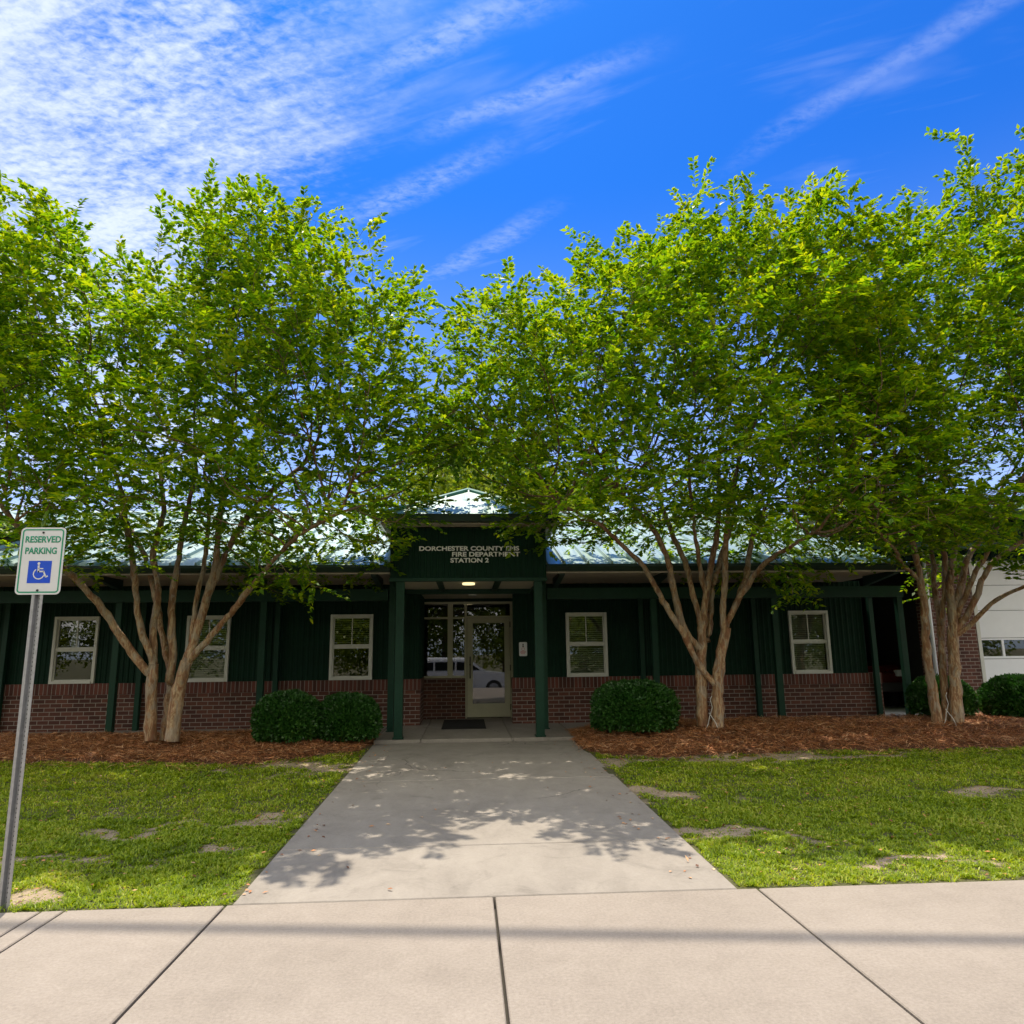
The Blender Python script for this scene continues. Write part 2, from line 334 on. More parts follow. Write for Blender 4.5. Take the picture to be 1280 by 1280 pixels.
def mulch(X, Y):
    fl = np.interp(X, [-14, -8, -6.4, -3.0, -1.55, -1.45], [11.4, 11.3, 10.95, 10.35, 11.2, 12.4])
    frr = np.interp(X, [1.6, 1.8, 2.6, 4.5, 7.9, 14], [11.6, 10.6, 10.25, 10.45, 10.35, 10.3])
    fe = np.where(X < 0, fl, frr)+(vnoise(X, Y, 3., 21)-.5)*.35
    inn = np.clip((Y-fe)/.12, 0, 1)*((X < -1.47) | (X > 1.70))*np.clip((13.25-Y)/.1, 0, 1)
    return inn, Y-fe
def height(X, Y):
    z = lawn_g(Y)-.012; inn, d = mulch(X, Y)
    top = np.where(X < 0, .11, .17)
    edge = np.clip((np.abs(X-.13)-1.58)/.55, 0, 1)
    z = z+inn*(top*np.clip(d/1.1, .12, 1)*edge+.02+.05*(vnoise(X, Y, 3.5, 5)-.5)*edge)
    z = np.where(Y > 13.0, np.minimum(z, .155), z)
    z = z+(vnoise(X, Y, 1.7, 8)-.5)*.02*(Y > 5.3)*(Y < 13)
    conc = ((Y < 4.93) & (Y > -1.2)) | ((np.abs(X-.13) < 1.50) & (Y < 16)) | (Y > 13.3) & (Y < 30) & (np.abs(X) < 25)
    z = np.where(conc, -.15, z)
    z = np.where(Y < -1.3, -.50, z)
    return z
gx = np.concatenate([-np.geomspace(600, 14, 22), np.arange(-13.9, 14, .08), np.geomspace(14, 600, 22)])
gy = np.concatenate([-np.geomspace(600, 3, 24), np.arange(-2.9, 4.6, .3), np.arange(4.6, 13.6, .08), np.geomspace(13.7, 900, 40)])
GX, GY = np.meshgrid(gx, gy); gz = height(GX, GY)
nx, ny = len(gx), len(gy)
idx = np.arange(nx*ny).reshape(ny, nx)
F = np.stack([idx[:-1, :-1], idx[:-1, 1:], idx[1:, 1:], idx[1:, :-1]], -1).reshape(-1, 4)
me = npmesh('ground', np.stack([GX, GY, gz], -1).reshape(-1, 3), F)
ca = me.color_attributes.new('zone', 'FLOAT_COLOR', 'POINT')
cd = np.zeros((nx*ny, 4), np.float32); cd[:, 0] = bare(GX, GY).ravel(); cd[:, 1] = mulch(GX, GY)[0].ravel(); cd[:, 3] = 1
ca.data.foreach_set('color', cd.ravel()); me.polygons.foreach_set('use_smooth', [True]*len(me.polygons))
tag(link('ground', me, m_ground), kind='structure')

# concrete: pale sidewalk slabs with open joints, greyer entry path
def slab(mb, x0, x1, y0, y1, zf, t=.1, g=.008):
    x0 += g; x1 -= g; y0 += g; y1 -= g; r = .006
    b = len(mb.v)
    for (a, c_, d_, e) in ((x0, x1, y0, y1),):
        mb.v += [(a, d_, zf(d_)-t), (c_, d_, zf(d_)-t), (c_, e, zf(e)-t), (a, e, zf(e)-t),
                 (a, d_, zf(d_)-r), (c_, d_, zf(d_)-r), (c_, e, zf(e)-r), (a, e, zf(e)-r),
                 (a+r, d_+r, zf(d_)), (c_-r, d_+r, zf(d_)), (c_-r, e-r, zf(e)), (a+r, e-r, zf(e))]
    q = [(8, 9, 10, 11)]
    for L in (0, 4):
        for i in range(4): j = (i+1) % 4; q.append((L+i, L+j, L+4+j, L+4+i))
    mb.f += [tuple(b+i for i in k) for k in q]
zf0 = lambda y: 0.
s = MB()
for x0, x1 in ((-9.5, -7.2), (-7.2, -4.9), (-4.9, -2.59), (-2.59, -2.45), (-2.45, -1.49), (-1.49, .175), (.175, 1.88), (1.88, 4.4), (4.4, 6.9), (6.9, 9.4)):
    slab(s, x0, x1, 1.2 if x0 > -2.4 or x0 < -2.6 else 1.2, 5.03, zf0)
    slab(s, x0, x1, -1.25, 1.2, zf0)
for i in range(8):
    slab(s, -9.5-(i+1)*2.4, -9.5-i*2.4, -1.25, 5.03, zf0); slab(s, 9.4+i*2.4, 9.4+(i+1)*2.4, -1.25, 5.03, zf0)
tag(s.build('sidewalk', m_conc), kind='structure')
zw = lambda y: (y-5.03)/7*.13
s = MB()
for y0, y1 in ((5.03, 6.22), (6.22, 8.98), (8.98, 12.1)): slab(s, -1.46, 1.76, y0, y1, zw)
tag(s.build('entry_path', m_walk), kind='structure')
s = MB(); zp = lambda y: .18
for x0, x1 in ((-13, -9), (-9, -5.2), (-5.2, -1.47), (1.77, 5.2), (5.2, 8.4)): slab(s, x0, x1, 13.05, 15.9, zp, .2, .004)
for x0, x1 in ((-1.46, -.72), (-.72, .72), (.72, 1.76)): slab(s, x0, x1, 12.11, 15.95, zp, .2, .004)
tag(s.build('porch_slab', m_walk), kind='structure')
s = MB(); s.box(-28, 28, -1.2, 13, -.12, -.07); s.box(-1.4, 1.7, 12.9, 15.9, -.02, .09)
tag(s.build('sidewalk_base', m_joint), kind='structure')
s = MB(); s.box(-28.7, 28.6, -1.45, -1.262, -.4, -.004); tag(s.build('kerb', m_conc, bevel=.02), kind='structure')
s = MB(); s.box(-200, 200, -11, -1.46, -.6, -.42); tag(s.build('road', m_asph), kind='structure')
s = MB(); s.box(8.42, 26, 13.3, 24, -.1, .13); tag(s.build('driveway', plain('driveway_concrete', (.40, .41, .42), .85, .1, 2., bumps=.2)), kind='structure')
# ------------------------------------------------------------------ station building
B = empty('station_building', (0, 14.5, .18)); BL = Vector((0, 14.5, .18))
tag(B, 'low green and brick fire station with pale metal roof and covered entrance', 'building')
def bp(mb, name, m, parent=None, **k):        # build in world coordinates, hang under the building
    o = mb.build(name, m, None, **k); o.parent = parent or B
    if parent is None: o.matrix_parent_inverse = Matrix.Translation(-BL)
    return o
def ribbed(mb, x0, x1, z0, z1, y, dx=(1, 0), pitch=.10, depth=.014, out=-1):
    """vertical ribbed sheet metal from x0 to x1 along X at plane y, ribs toward -Y"""
    L = x1-x0; n = max(1, int(round(L/pitch))); p = L/n; prof = []
    for i in range(n):
        a = x0+i*p; prof += [(a, 0), (a+p*.55, 0), (a+p*.66, depth), (a+p*.89, depth)]
    prof.append((x1, 0)); b = len(mb.v)
    for x, d in prof: mb.v += [(x, y-d, z0), (x, y-d, z1)]
    for i in range(len(prof)-1): mb.f.append((b+2*i, b+2*i+2, b+2*i+3, b+2*i+1))
def ribbed_y(mb, y0, y1, z0, z1, x, sgn, pitch=.10, depth=.014):
    L = y1-y0; n = max(1, int(round(L/pitch))); p = L/n; prof = []
    for i in range(n):
        a = y0+i*p; prof += [(a, 0), (a+p*.55, 0), (a+p*.66, depth), (a+p*.89, depth)]
    prof.append((y1, 0)); b = len(mb.v)
    for yy, d in prof: mb.v += [(x+sgn*d, yy, z0), (x+sgn*d, yy, z1)]
    for i in range(len(prof)-1): mb.f.append((b+2*i, b+2*i+2, b+2*i+3, b+2*i+1))
WIN = [(-7.72, -6.94), (-5.31, -4.49), (-2.61, -1.80), (1.94, 2.75), (6.42, 7.24)]
WIN = [((a+b)/2-.405, (a+b)/2+.405) for a, b in WIN]
ZS, ZT, ZTOP = 1.035, 2.27, 2.86
s = MB()
def wallrun(x0, x1, wins):
    x = x0
    for a, b in wins:
        ribbed(s, x, a, ZS, ZTOP, 14.5); ribbed(s, a, b, ZT, ZTOP, 14.5); x = b
    ribbed(s, x, x1, ZS, ZTOP, 14.5)
wallrun(-14, -.90, WIN[:3]); wallrun(.90, 7.98, WIN[3:])
ribbed_y(s, 14.5, 15.8, ZS, 2.66, -.90, 1); ribbed_y(s, 14.5, 15.8, ZS, 2.66, .985, -1)   # recess sides
s.quad((7.98, 14.5, ZS), (7.98, 27, ZS), (7.98, 27, ZTOP), (7.98, 14.5, ZTOP))
s.quad((-.90, 15.8, 2.555), (.985, 15.8, 2.555), (.985, 15.8, 2.7), (-.90, 15.8, 2.7))
bp(s, 'wall', m_siding)
s = MB()
for x0, x1 in ((-14, -.88), (.88, 8.22)): s.box(x0, x1, 14.47, 14.72, .0, .83)
s.box(-1.05, -.025, 15.74, 15.95, .0, 1.0); s.box(-1.1, -.885, 14.722, 15.738, 0, .83); s.box(.975, 1.1, 14.722, 15.9, 0, .83)
bp(s, 'brick_base', m_brick)
s = MB()
for x0, x1 in ((-14, -.872), (.872, 8.228)): s.box(x0, x1, 14.458, 14.74, .831, 1.034)
s.box(-1.1, -.878, 14.742, 15.738, .831, 1.034); s.box(.97, 1.1, 14.742, 15.9, .831, 1.034)
bp(s, 'brick_ledge', m_soldier)
# dark rooms behind the glass
s = MB()
for a, b in ((-14, -1.1), (1.1, 7.9)):
    s.quad((a, 17.5, .2), (b, 17.5, .2), (b, 17.5, 2.8), (a, 17.5, 2.8)); s.quad((a, 14.7, .2), (b, 14.7, .2), (b, 17.5, .2), (a, 17.5, .2)); s.quad((a, 14.6, 2.8), (b, 14.6, 2.8), (b, 17.5, 2.8), (a, 17.5, 2.8))
    s.quad((b, 14.7, .2), (b, 17.5, .2), (b, 17.5, 2.8), (b, 14.7, 2.8)); s.quad((a, 14.7, .2), (a, 17.5, .2), (a, 17.5, 2.8), (a, 14.7, 2.8))
s.box(-1.12, 1.12, 19.0, 19.2, .1, 2.8); s.quad((-1.09, 15.85, .175), (1.09, 15.85, .175), (1.09, 19, .175), (-1.09, 19, .175)); s.quad((-1.09, 15.83, 2.70), (1.09, 15.83, 2.70), (1.09, 19, 2.70), (-1.09, 19, 2.70))
s.quad((-1.09, 15.96, .1), (-1.09, 19, .1), (-1.09, 19, 2.8), (-1.09, 15.96, 2.8)); s.quad((1.09, 15.96, .1), (1.09, 19, .1), (1.09, 19, 2.8), (1.09, 15.96, 2.8))
bp(s, 'interior', m_dark)
# windows
def blinds(mb, x0, x1, z0, z1, y, tilt):
    z = z1-.02
    while z > z0+.01:
        dy, dz = .022*math.cos(tilt), .022*math.sin(tilt)
        mb.quad((x0, y-dy, z-dz), (x1, y-dy, z-dz), (x1, y+dy, z+dz), (x0, y+dy, z+dz)); z -= .0415
for i, (a, b) in enumerate(WIN):
    f = MB(); y0, y1 = 14.445, 14.56; w_ = .052
    f.box(a, a+w_, y0, y1, ZS, ZT); f.box(b-w_, b, y0, y1, ZS, ZT); f.box(a+w_, b-w_, y0, y1, ZT-w_, ZT); f.box(a+w_, b-w_, y0-.012, y1, ZS, ZS+w_)
    fo = bp(f, 'window', m_white, bevel=.004); W_ = lambda mb, n, m, **k: bp(mb, n, m, fo, **k)
    zm = (ZS+ZT)/2+.01; ia, ib = a+w_, b-w_
    f = MB(); f.box(ia, ib, 14.475, 14.535, zm-.02, zm+.02)
    for zz0, zz1, yy in ((zm+.02, ZT-w_, 14.505), (ZS+w_, zm-.02, 14.485)):
        f.box(ia, ia+.022, yy, yy+.035, zz0, zz1); f.box(ib-.022, ib, yy, yy+.035, zz0, zz1)
        f.box(ia+.022, ib-.022, yy, yy+.035, zz1-.02, zz1); f.box(ia+.022, ib-.022, yy, yy+.035, zz0, zz0+.02)
    f.box((ia+ib)/2-.009, (ia+ib)/2+.009, 14.512, 14.522, zm+.041, ZT-w_-.021)
    W_(f, 'sash', m_white)
    f = MB(); f.quad((ia+.01, 14.525, zm), (ib-.01, 14.525, zm), (ib-.01, 14.525, ZT-w_), (ia+.01, 14.525, ZT-w_)); f.quad((ia+.01, 14.507, ZS+w_), (ib-.01, 14.507, ZS+w_), (ib-.01, 14.507, zm), (ia+.01, 14.507, zm))
    W_(f, 'glass', m_glass)
    f = MB(); lo = [zm+.3, ZS+.06, zm, ZS+.06, ZS+.06][i]; blinds(f, ia+.01, ib-.01, lo, ZT-w_, 14.60, [.25, .8, .35, .75, .9][i])
    f.box(ia+.01, ib-.01, 14.585, 14.615, lo-.012, lo+.008)
    if i == 0: f.box(ia+.2, ia+.34, 14.63, 14.64, zm-.1, ZT-w_)
    W_(f, 'blind', m_blind)
# storefront
fb = MB(); y0, y1 = 15.76, 15.84
for x0, x1, z0, z1 in ((-.975, -.925, 1.002, 2.585), (.925, .978, .18, 2.585), (-.925, .925, 2.54, 2.585), (-.925, -.40, 2.225, 2.265), (-.29, -.045, 2.225, 2.265), (-.40, -.29, 1.002, 2.54),
                       (-.925, -.40, 1.002, 1.045), (-.29, -.045, 1.002, 1.045), (-.045, .005, .18, 2.54), (.005, .925, 2.245, 2.285)):
    fb.box(x0, x1, y0, y1, z0, z1)
sf = bp(fb, 'entrance_frame', m_cream, bevel=.003)
g = MB()
for x0, x1, z0, z1 in ((-.93, -.395, 2.26, 2.545), (-.93, -.395, 1.04, 2.23), (-.295, -.04, 2.26, 2.545), (-.295, -.04, 1.04, 2.23), (.0, .93, 2.28, 2.545)):
    g.quad((x0, 15.80, z0), (x1, 15.80, z0), (x1, 15.80, z1), (x0, 15.80, z1))
bp(g, 'glass', m_glass, sf)
d = MB(); dy0, dy1 = 15.775, 15.82
d.box(.012, .13, dy0, dy1, .20, 2.24); d.box(.80, .918, dy0, dy1, .20, 2.24); d.box(.13, .80, dy0, dy1, .20, .475); d.box(.13, .80, dy0, dy1, 2.135, 2.24)
dr = bp(d, 'door', m_cream, bevel=.003)
g = MB(); g.quad((.12, 15.80, .46), (.81, 15.80, .46), (.81, 15.80, 2.145), (.12, 15.80, 2.145)); bp(g, 'glass', m_glass, dr)
h = MB(); h.tube([(.075, 15.77, 1.0), (.075, 15.71, 1.0), (.075, 15.695, 1.03), (.075, 15.695, 1.40), (.075, 15.71, 1.43), (.075, 15.77, 1.43)], .013, 8); h.tube([(.075, 15.775, 1.27), (.075, 15.755, 1.27)], .02, 10)
bp(h, 'handle', m_handle, dr, smooth=True)
h = MB(); h.box(.16, .78, 15.823, 15.85, 1.08, 1.13); h.box(.815, .865, 15.824, 15.87, 1.05, 1.16); bp(h, 'push_bar', m_handle, dr)
for z in (.4, 1.2, 2.1):
    h = MB(); h.tube([(.922, 15.768, z-.06), (.922, 15.768, z+.06)], .012, 8); bp(h, 'hinge', m_handle, dr)
# veranda roof
SL = math.tan(rad(18.2)); EY, EZ, RY = 12.25, 2.965, 18.5
def rz(y): return EZ+(y-EY)*SL if y <= RY else EZ+(RY-EY)*SL-(y-RY)*SL
XL, XR = -14.6, 7.58
def roofz(y): return rz(y)
s = MB(); th = .035
def sheet(mb, x0, x1, ya, yb):
    mb.prism([(x0, ya, rz(ya)), (x0, yb, rz(yb)), (x0, yb, rz(yb)-th), (x0, ya, rz(ya)-th)], (x1-x0, 0, 0))
sheet(s, XL, -1.305, EY, RY); sheet(s, 1.375, XR, EY, RY); sheet(s, -1.305, 1.375, 14.75, RY); sheet(s, XL, XR+.4, RY, 24.7)
x = XL+.05
while x < XR+.01:
    ya = EY-.004 if (x < -1.33 or x > 1.40) else 14.78
    n_ = 5
    b = len(s.v)
    for yy in (ya, RY):
        z = rz(yy); s.v += [(x-.021, yy, z-.002), (x-.012, yy, z+.055), (x+.012, yy, z+.055), (x+.021, yy, z-.002)]
    s.f += [(b, b+1, b+5, b+4), (b+1, b+2, b+6, b+5), (b+2, b+3, b+7, b+6), (b, b+3, b+2, b+1)]
    x += .405
s.prism([(XL-.01, RY-.16, rz(RY-.16)+.042), (XL-.01, RY, rz(RY)+.055), (XL-.01, RY+.16, rz(RY-.16)+.042), (XL-.01, RY+.16, rz(RY-.16)), (XL-.01, RY-.16, rz(RY-.16))], (XR-XL+.02, 0, 0))
bp(s, 'roof', m_roof)
s = MB()     # gutters and rake trim
for x0, x1 in ((XL, -1.262), (1.33, XR+.03)):
    s.prism([(x0, EY+.02, EZ-.006), (x0, EY-.10, EZ-.006), (x0, EY-.11, EZ-.05), (x0, EY-.07, EZ-.12), (x0, EY+.02, EZ-.12)], (x1-x0, 0, 0))
s.prism([(XR+.003, EY+.03, rz(EY)-.005), (XR+.003, RY, rz(RY)+.0), (XR+.003, RY, rz(RY)-.16), (XR+.003, EY+.03, rz(EY)-.15)], (.03, 0, 0))
bp(s, 'gutter', m_gutter)
s = MB()
for x0, x1 in ((XL, -1.262), (1.33, XR)):
    s.box(x0, x1, EY+.021, 14.47, 2.842, 2.858)
    s.box(x0, x1, EY-.012, EY+.019, 2.815, 2.84)
s.prism([(XR-.01, 12.3, 2.86), (XR-.01, 24, 2.86), (XR-.01, RY, rz(RY)-.06)], (-.03, 0, 0))
bp(s, 'soffit', m_soffit)
s = MB()
for x0, x1 in ((XL, -1.405), (1.465, 8.17)): s.box(x0, x1, 13.33, 13.47, 2.455, 2.66)
bp(s, 'beam', m_green)
POST = [-8.55, -6.08, -3.59, -1.33, 1.39, 3.417, 5.685, 8.09]
for px in POST:
    w_ = .055; f = MB(); f.box(px-w_, px+w_, 13.345, 13.455, .18, 2.453 if abs(px) > 1.5 else 2.84); f.box(px-.075, px+.075, 13.325, 13.475, .182, .20)
    po = bp(f, 'porch_post', m_green, bevel=.004)
for px in POST:      # wall posts behind, one per porch post
    if abs(px) < 1.5: continue
    f = MB(); f.box(px-.045, px+.045, 14.36, 14.452, .18, 2.65); bp(f, 'wall_post', m_green, bevel=.003)
    f = MB(); f.box(px-.04, px+.04, 13.475, 14.45, 2.52, 2.64) ; bp(f, 'cross_beam', m_green)
for px in POST:
    if abs(px) < 1.5: px = px*1.16
    xo = px if px < 7.6 else 7.45
    f = MB(); f.prism([(xo-.045, 13.33, 2.66), (xo-.045, 13.33, 2.84), (xo-.045, 12.30, 2.84), (xo-.045, 12.30, 2.79)], (.09, 0, 0)); bp(f, 'bracket', m_gutter)
# entrance canopy
CX0, CX1, CY, CZ = -1.25, 1.32, 12.15, 2.70
s = MB(); ribbed(s, CX0, CX1, CZ+.03, 3.57, CY); ribbed_y(s, CY, 14.9, CZ+.03, 3.57, CX0, -1); ribbed_y(s, CY, 14.9, CZ+.03, 3.57, CX1, 1)
cs = bp(s, 'canopy_siding', m_siding)
s = MB(); s.box(CX0-.018, CX1+.018, CY-.018, CY+.08, CZ-.02, CZ+.032); s.box(CX0-.018, CX0+.08, CY+.081, 14.46, CZ-.02, CZ+.032); s.box(CX1-.08, CX1+.018, CY+.081, 14.46, CZ-.02, CZ+.032)
for x in (-.46, .535): s.box(x-.05, x+.05, CY+.081, 14.3, CZ-.015, CZ+.03)
s.box(-1.16, 1.235, 14.30, 14.42, CZ-.06, CZ+.03); bp(s, 'canopy_trim', m_green)
s = MB(); s.box(CX0+.02, CX1-.02, CY+.05, 14.46, CZ+.034, CZ+.05); s.box(-1.0, 1.0, 14.47, 15.78, 2.655, 2.675); bp(s, 'canopy_ceiling', m_ceil)
m_lamp, t, b = mat('lamp_lens'); b.inputs['Emission Color'].default_value = (1, .82, .42, 1); b.inputs['Emission Strength'].default_value = .9; b.inputs['Base Color'].default_value = (.8, .75, .5, 1)
s = MB(); s.tube([(.035, 13.05, 2.70), (.035, 13.05, 2.735)], .11, 20); lo_ = bp(s, 'ceiling_light', m_lamp)
s = MB(); s.tube([(.12, 14.6, 2.625), (.12, 14.6, 2.656)], .08, 16); bp(s, 'smoke_detector', m_white)
for px in (-1.087, 1.187):
    f = MB(); f.box(px-.068, px+.068, 12.17, 12.306, .18, 2.678); f.box(px-.085, px+.085, 12.15, 12.33, .182, .21); bp(f, 'canopy_post', m_green, bevel=.005)
# canopy hip roof
ex0, ex1, ey = CX0-.14, CX1+.14, CY-.32; EZ2 = 3.74; cx = (ex0+ex1)/2; run = (ex1-ex0)/2; sl2 = .50; AZ = EZ2+run*sl2; ay = ey+run
yb = EY+(AZ-EZ)/SL; ys = EY+(EZ2-EZ)/SL
s = MB()
s.quad((ex0, ey, EZ2), (ex1, ey, EZ2), (cx, ay, AZ)); s.quad((ex0, ey, EZ2), (cx, ay, AZ), (cx, yb, AZ), (ex0, ys, EZ2)); s.quad((ex1, ey, EZ2), (ex1, ys, EZ2), (cx, yb, AZ), (cx, ay, AZ))
for k in range(-4, 5):
    if abs(k)*.405 >= run: continue
    x = cx+k*.405; yt = ey+(run-abs(k)*.405); zt = EZ2+(yt-ey)*sl2
    s.prism([(x-.012, ey-.003, EZ2), (x-.012, ey-.003, EZ2+.035), (x-.012, yt, zt+.035), (x-.012, yt, zt)], (.024, 0, 0))
for q in (0, 1, 2, 3, 4, 5):     # seams on the two sides
    yy = ay+q*.405; zq = AZ; zb = EZ2; 
    for sgn, xe in ((-1, ex0), (1, ex1)): s.prism([(xe, yy-.012, EZ2), (xe, yy-.012, EZ2+.035), (cx, yy-.012, AZ+.035), (cx, yy-.012, AZ)], (0, .024, 0))
bp(s, 'canopy_roof', m_roof)
s = MB(); s.tube([(ex0, ey, EZ2+.02), (cx, ay, AZ+.02)], .035, 6); s.tube([(ex1, ey, EZ2+.02), (cx, ay, AZ+.02)], .035, 6); s.tube([(cx, ay, AZ+.02), (cx, yb+.2, AZ+.02)], .04, 6)
bp(s, 'ridge_cap', plain('ridge_teal', (.12, .34, .30), .4, .1))
s = MB(); s.box(ex0-.09, ex1+.09, ey-.10, ey+.02, EZ2-.13, EZ2-.004)
for sgn, xe in ((-1, ex0), (1, ex1)): s.box(min(xe, xe+sgn*.09), max(xe, xe+sgn*.09), ey+.021, ys, EZ2-.13, EZ2-.004)
bp(s, 'canopy_gutter', m_gutter)
s = MB(); s.box(ex0, ex1, ey+.021, CY-.015, 3.585, 3.605); s.box(ex0, CX0-.016, CY-.014, 14.4, 3.585, 3.605); s.box(CX1+.016, ex1, CY-.014, 14.4, 3.585, 3.605); bp(s, 'canopy_soffit', m_soffit)
# raised lettering on the canopy
def lettering(text, x0, x1, z0, h, y, m, parent, name='lettering', ext=.008, bold=.0):
    cu = bpy.data.curves.new(name, 'FONT'); cu.body = text; cu.size = 1; cu.extrude = .0; cu.offset = bold
    to = bpy.data.objects.new('t', cu); C.objects.link(to)
    me = bpy.data.meshes.new_from_object(to.evaluated_get(bpy.context.evaluated_depsgraph_get())); bpy.data.objects.remove(to)
    co = np.zeros(len(me.vertices)*3); me.vertices.foreach_get('co', co); co = co.reshape(-1, 3)
    mn, mx_ = co.min(0), co.max(0); sx = (x1-x0)/(mx_[0]-mn[0]); sz = h/(mx_[1]-mn[1])
    out = np.stack([x0+(co[:, 0]-mn[0])*sx, np.full(len(co), y), z0+(co[:, 1]-mn[1])*sz], -1)
    me.vertices.foreach_set('co', out.ravel()); me.update()
    bm = bmesh.new(); bm.from_mesh(me); r = bmesh.ops.extrude_face_region(bm, geom=list(bm.faces))
    for v in r['geom']:
        if isinstance(v, bmesh.types.BMVert): v.co.y -= ext
    bmesh.ops.recalc_face_normals(bm, faces=bm.faces); bm.to_mesh(me); bm.free()
    o = link(name, me, m); 
    if parent is not None: o.parent = parent; o.matrix_parent_inverse = Matrix.Translation(-parent_origin(parent))
    return o
def parent_origin(p):
    return BL if p is B else p.location
for txt, a, b_, z0 in (('DORCHESTER COUNTY EMS', -.783, .876, 3.182), ('FIRE DEPARTMENT', -.242, .889, 3.085), ('STATION 2', -.268, .369, 2.984)):
    lettering(txt, a, b_, z0, .078, CY-.016, m_letter, B, ext=.014, bold=.034)

# wing on the left, rising behind the veranda roof
Wg = empty('side_wing', (-12, 16, .0)); tag(Wg, 'taller wing at the far left with green hip roof rising behind the porch roof', 'building')
def wp(mb, name, m, root=Wg, parent=None, **k):
    o = mb.build(name, m, None, **k); o.parent = parent or root
    if parent is None: o.matrix_parent_inverse = Matrix.Translation(-root.location)
    return o
s = MB(); s.box(-20, -9.3, 14.9, 24, 2.9, 4.0); wp(s, 'wall', m_siding)
s = MB(); e0, e1, f0, f1, z0 = -21, -8.35, 13.9, 25, 4.0
s.prism([(e1, f0, z0), (e1, f1, z0), (-13.6, (f0+f1)/2, z0+2.0)], (.001, 0, 0)) if False else None
am, bm_ = (f0+f1)/2, e1-5.5
s.quad((e0, f0, z0), (e1, f0, z0), (bm_, am, z0+2.0), (e0, am, z0+2.0)); s.quad((e1, f0, z0), (e1, f1, z0), (bm_, am, z0+2.0)); s.quad((e1, f1, z0), (e0, f1, z0), (e0, am, z0+2.0), (bm_, am, z0+2.0))
for k in range(24):
    x = e1-.2-k*.405; yt = min(am, f0+(e1-x)/(e1-bm_)*(am-f0)); zt = z0+(yt-f0)/(am-f0)*2.0
    s.prism([(x, f0, z0), (x, f0, z0+.04), (x, yt, zt+.04), (x, yt, zt)], (.022, 0, 0))
wp(s, 'roof', m_roof)
s = MB(); s.box(e0, e1+.08, f0-.10, f0+.02, z0-.14, z0-.003); s.box(e1-.02, e1+.08, f0+.021, f1, z0-.14, z0-.003); wp(s, 'gutter', m_gutter)
s = MB(); s.box(e0, e1-.021, f0+.021, f1, z0-.13, z0-.11); wp(s, 'soffit', m_dark)

# engine bay building on the right
G = empty('garage_building', (14, 16, .13)); tag(G, 'engine bay building on the right with brick pillar and white panel doors', 'building')
gp = lambda mb, name, m, parent=None, **k: wp(mb, name, m, G, parent, **k)
FY = 15.6
s = MB(); s.box(10.12, 11.18, FY, FY+.5, .0, 3.42); gp(s, 'brick_pillar', m_brick)
s = MB(); s.box(15.6, 16.6, FY, FY+.5, .0, 3.42); gp(s, 'brick_pillar', m_brick)
s = MB(); s.box(10.35, 10.6, FY+.51, 24, 0, 3.42); gp(s, 'bay_partition', m_dark)
s = MB(); ribbed(s, 8.3, 24, 3.425, 4.36, FY-.02, pitch=.2, depth=.02)
s.quad((8.3, FY-.02, 3.425), (8.3, 27, 3.425), (8.3, 27, 4.36), (8.3, FY-.02, 4.36)); s.box(8.3, 24, FY+.0, FY+.3, 3.425, 3.5); gp(s, 'wall', m_siding)
s = MB(); s.box(8.2, 24, FY-.55, FY-.45, 3.60, 3.74); s.box(8.2, 24, FY-.449, FY-.045, 3.69, 3.735); gp(s, 'ledge', m_green)
s = MB(); s.box(8.0, 24.3, FY-.65, FY-.53, 4.30, 4.46); gp(s, 'gutter', m_green)
s = MB(); s.box(8.1, 24.3, FY-.529, FY+.0, 4.34, 4.36); gp(s, 'soffit', m_soffit)
s = MB(); a_, b_, zr = (8.0, FY-.6, 4.47), (24.3, FY-.6, 4.47), 5.9
s.quad((8.0, FY-.6, 4.47), (24.3, FY-.6, 4.47), (24.3, 21, zr), (12.5, 21, zr)); s.quad((8.0, FY-.6, 4.47), (12.5, 21, zr), (8.0, 27, 4.47))
for k in range(38):
    x = 8.4+k*.42; yt = min(21, FY-.6+(x-8.0)/4.5*6.0); zt = 4.47+(yt-FY+.6)/6.0*(zr-4.47); s.prism([(x, FY-.6, 4.47), (x, FY-.6, 4.51), (x, yt, zt+.04), (x, yt, zt)], (.022, 0, 0))
gp(s, 'roof', m_roof)
s = MB(); s.box(8.32, 8.5, 16.4, 26, .14, 3.42); s.box(8.5, 24, 26, 26.2, .14, 3.42); s.box(8.51, 24, 15.95, 26, 3.40, 3.423); gp(s, 'interior', m_dark)
gd = MB(); dx0, dx1 = 11.2, 15.58
for k, (z0, z1) in enumerate(((.15, .70), (.71, 1.25), (1.71, 2.30), (2.31, 2.86), (2.87, 3.41))): gd.box(dx0, dx1, FY+.12, FY+.17, z0, z1)
x = dx0
gd.box(dx0, dx1, FY+.12, FY+.17, 1.26, 1.31); gd.box(dx0, dx1, FY+.12, FY+.17, 1.66, 1.70)
xs = [dx0+k*.545 for k in range(9)]
for x in xs: gd.box(x, min(x+.055, dx1), FY+.12, FY+.17, 1.311, 1.659)
go = gp(gd, 'garage_door', m_door, bevel=.004)
g = MB(); g.quad((dx0, FY+.145, 1.3), (dx1, FY+.145, 1.3), (dx1, FY+.145, 1.67), (dx0, FY+.145, 1.67)); gp(g, 'glass', m_glass, go)
g = MB(); g.box(11.12, 11.199, FY-.012, FY+.12, .14, 3.43); gp(g, 'door_jamb', m_white)
g = MB(); g.tube([(10.06, FY-.06, .2), (10.06, FY-.06, 3.6)], .042, 8); gp(g, 'downspout', plain('white_pipe', (.7, .72, .74), .4, .05, 5.), smooth=True)

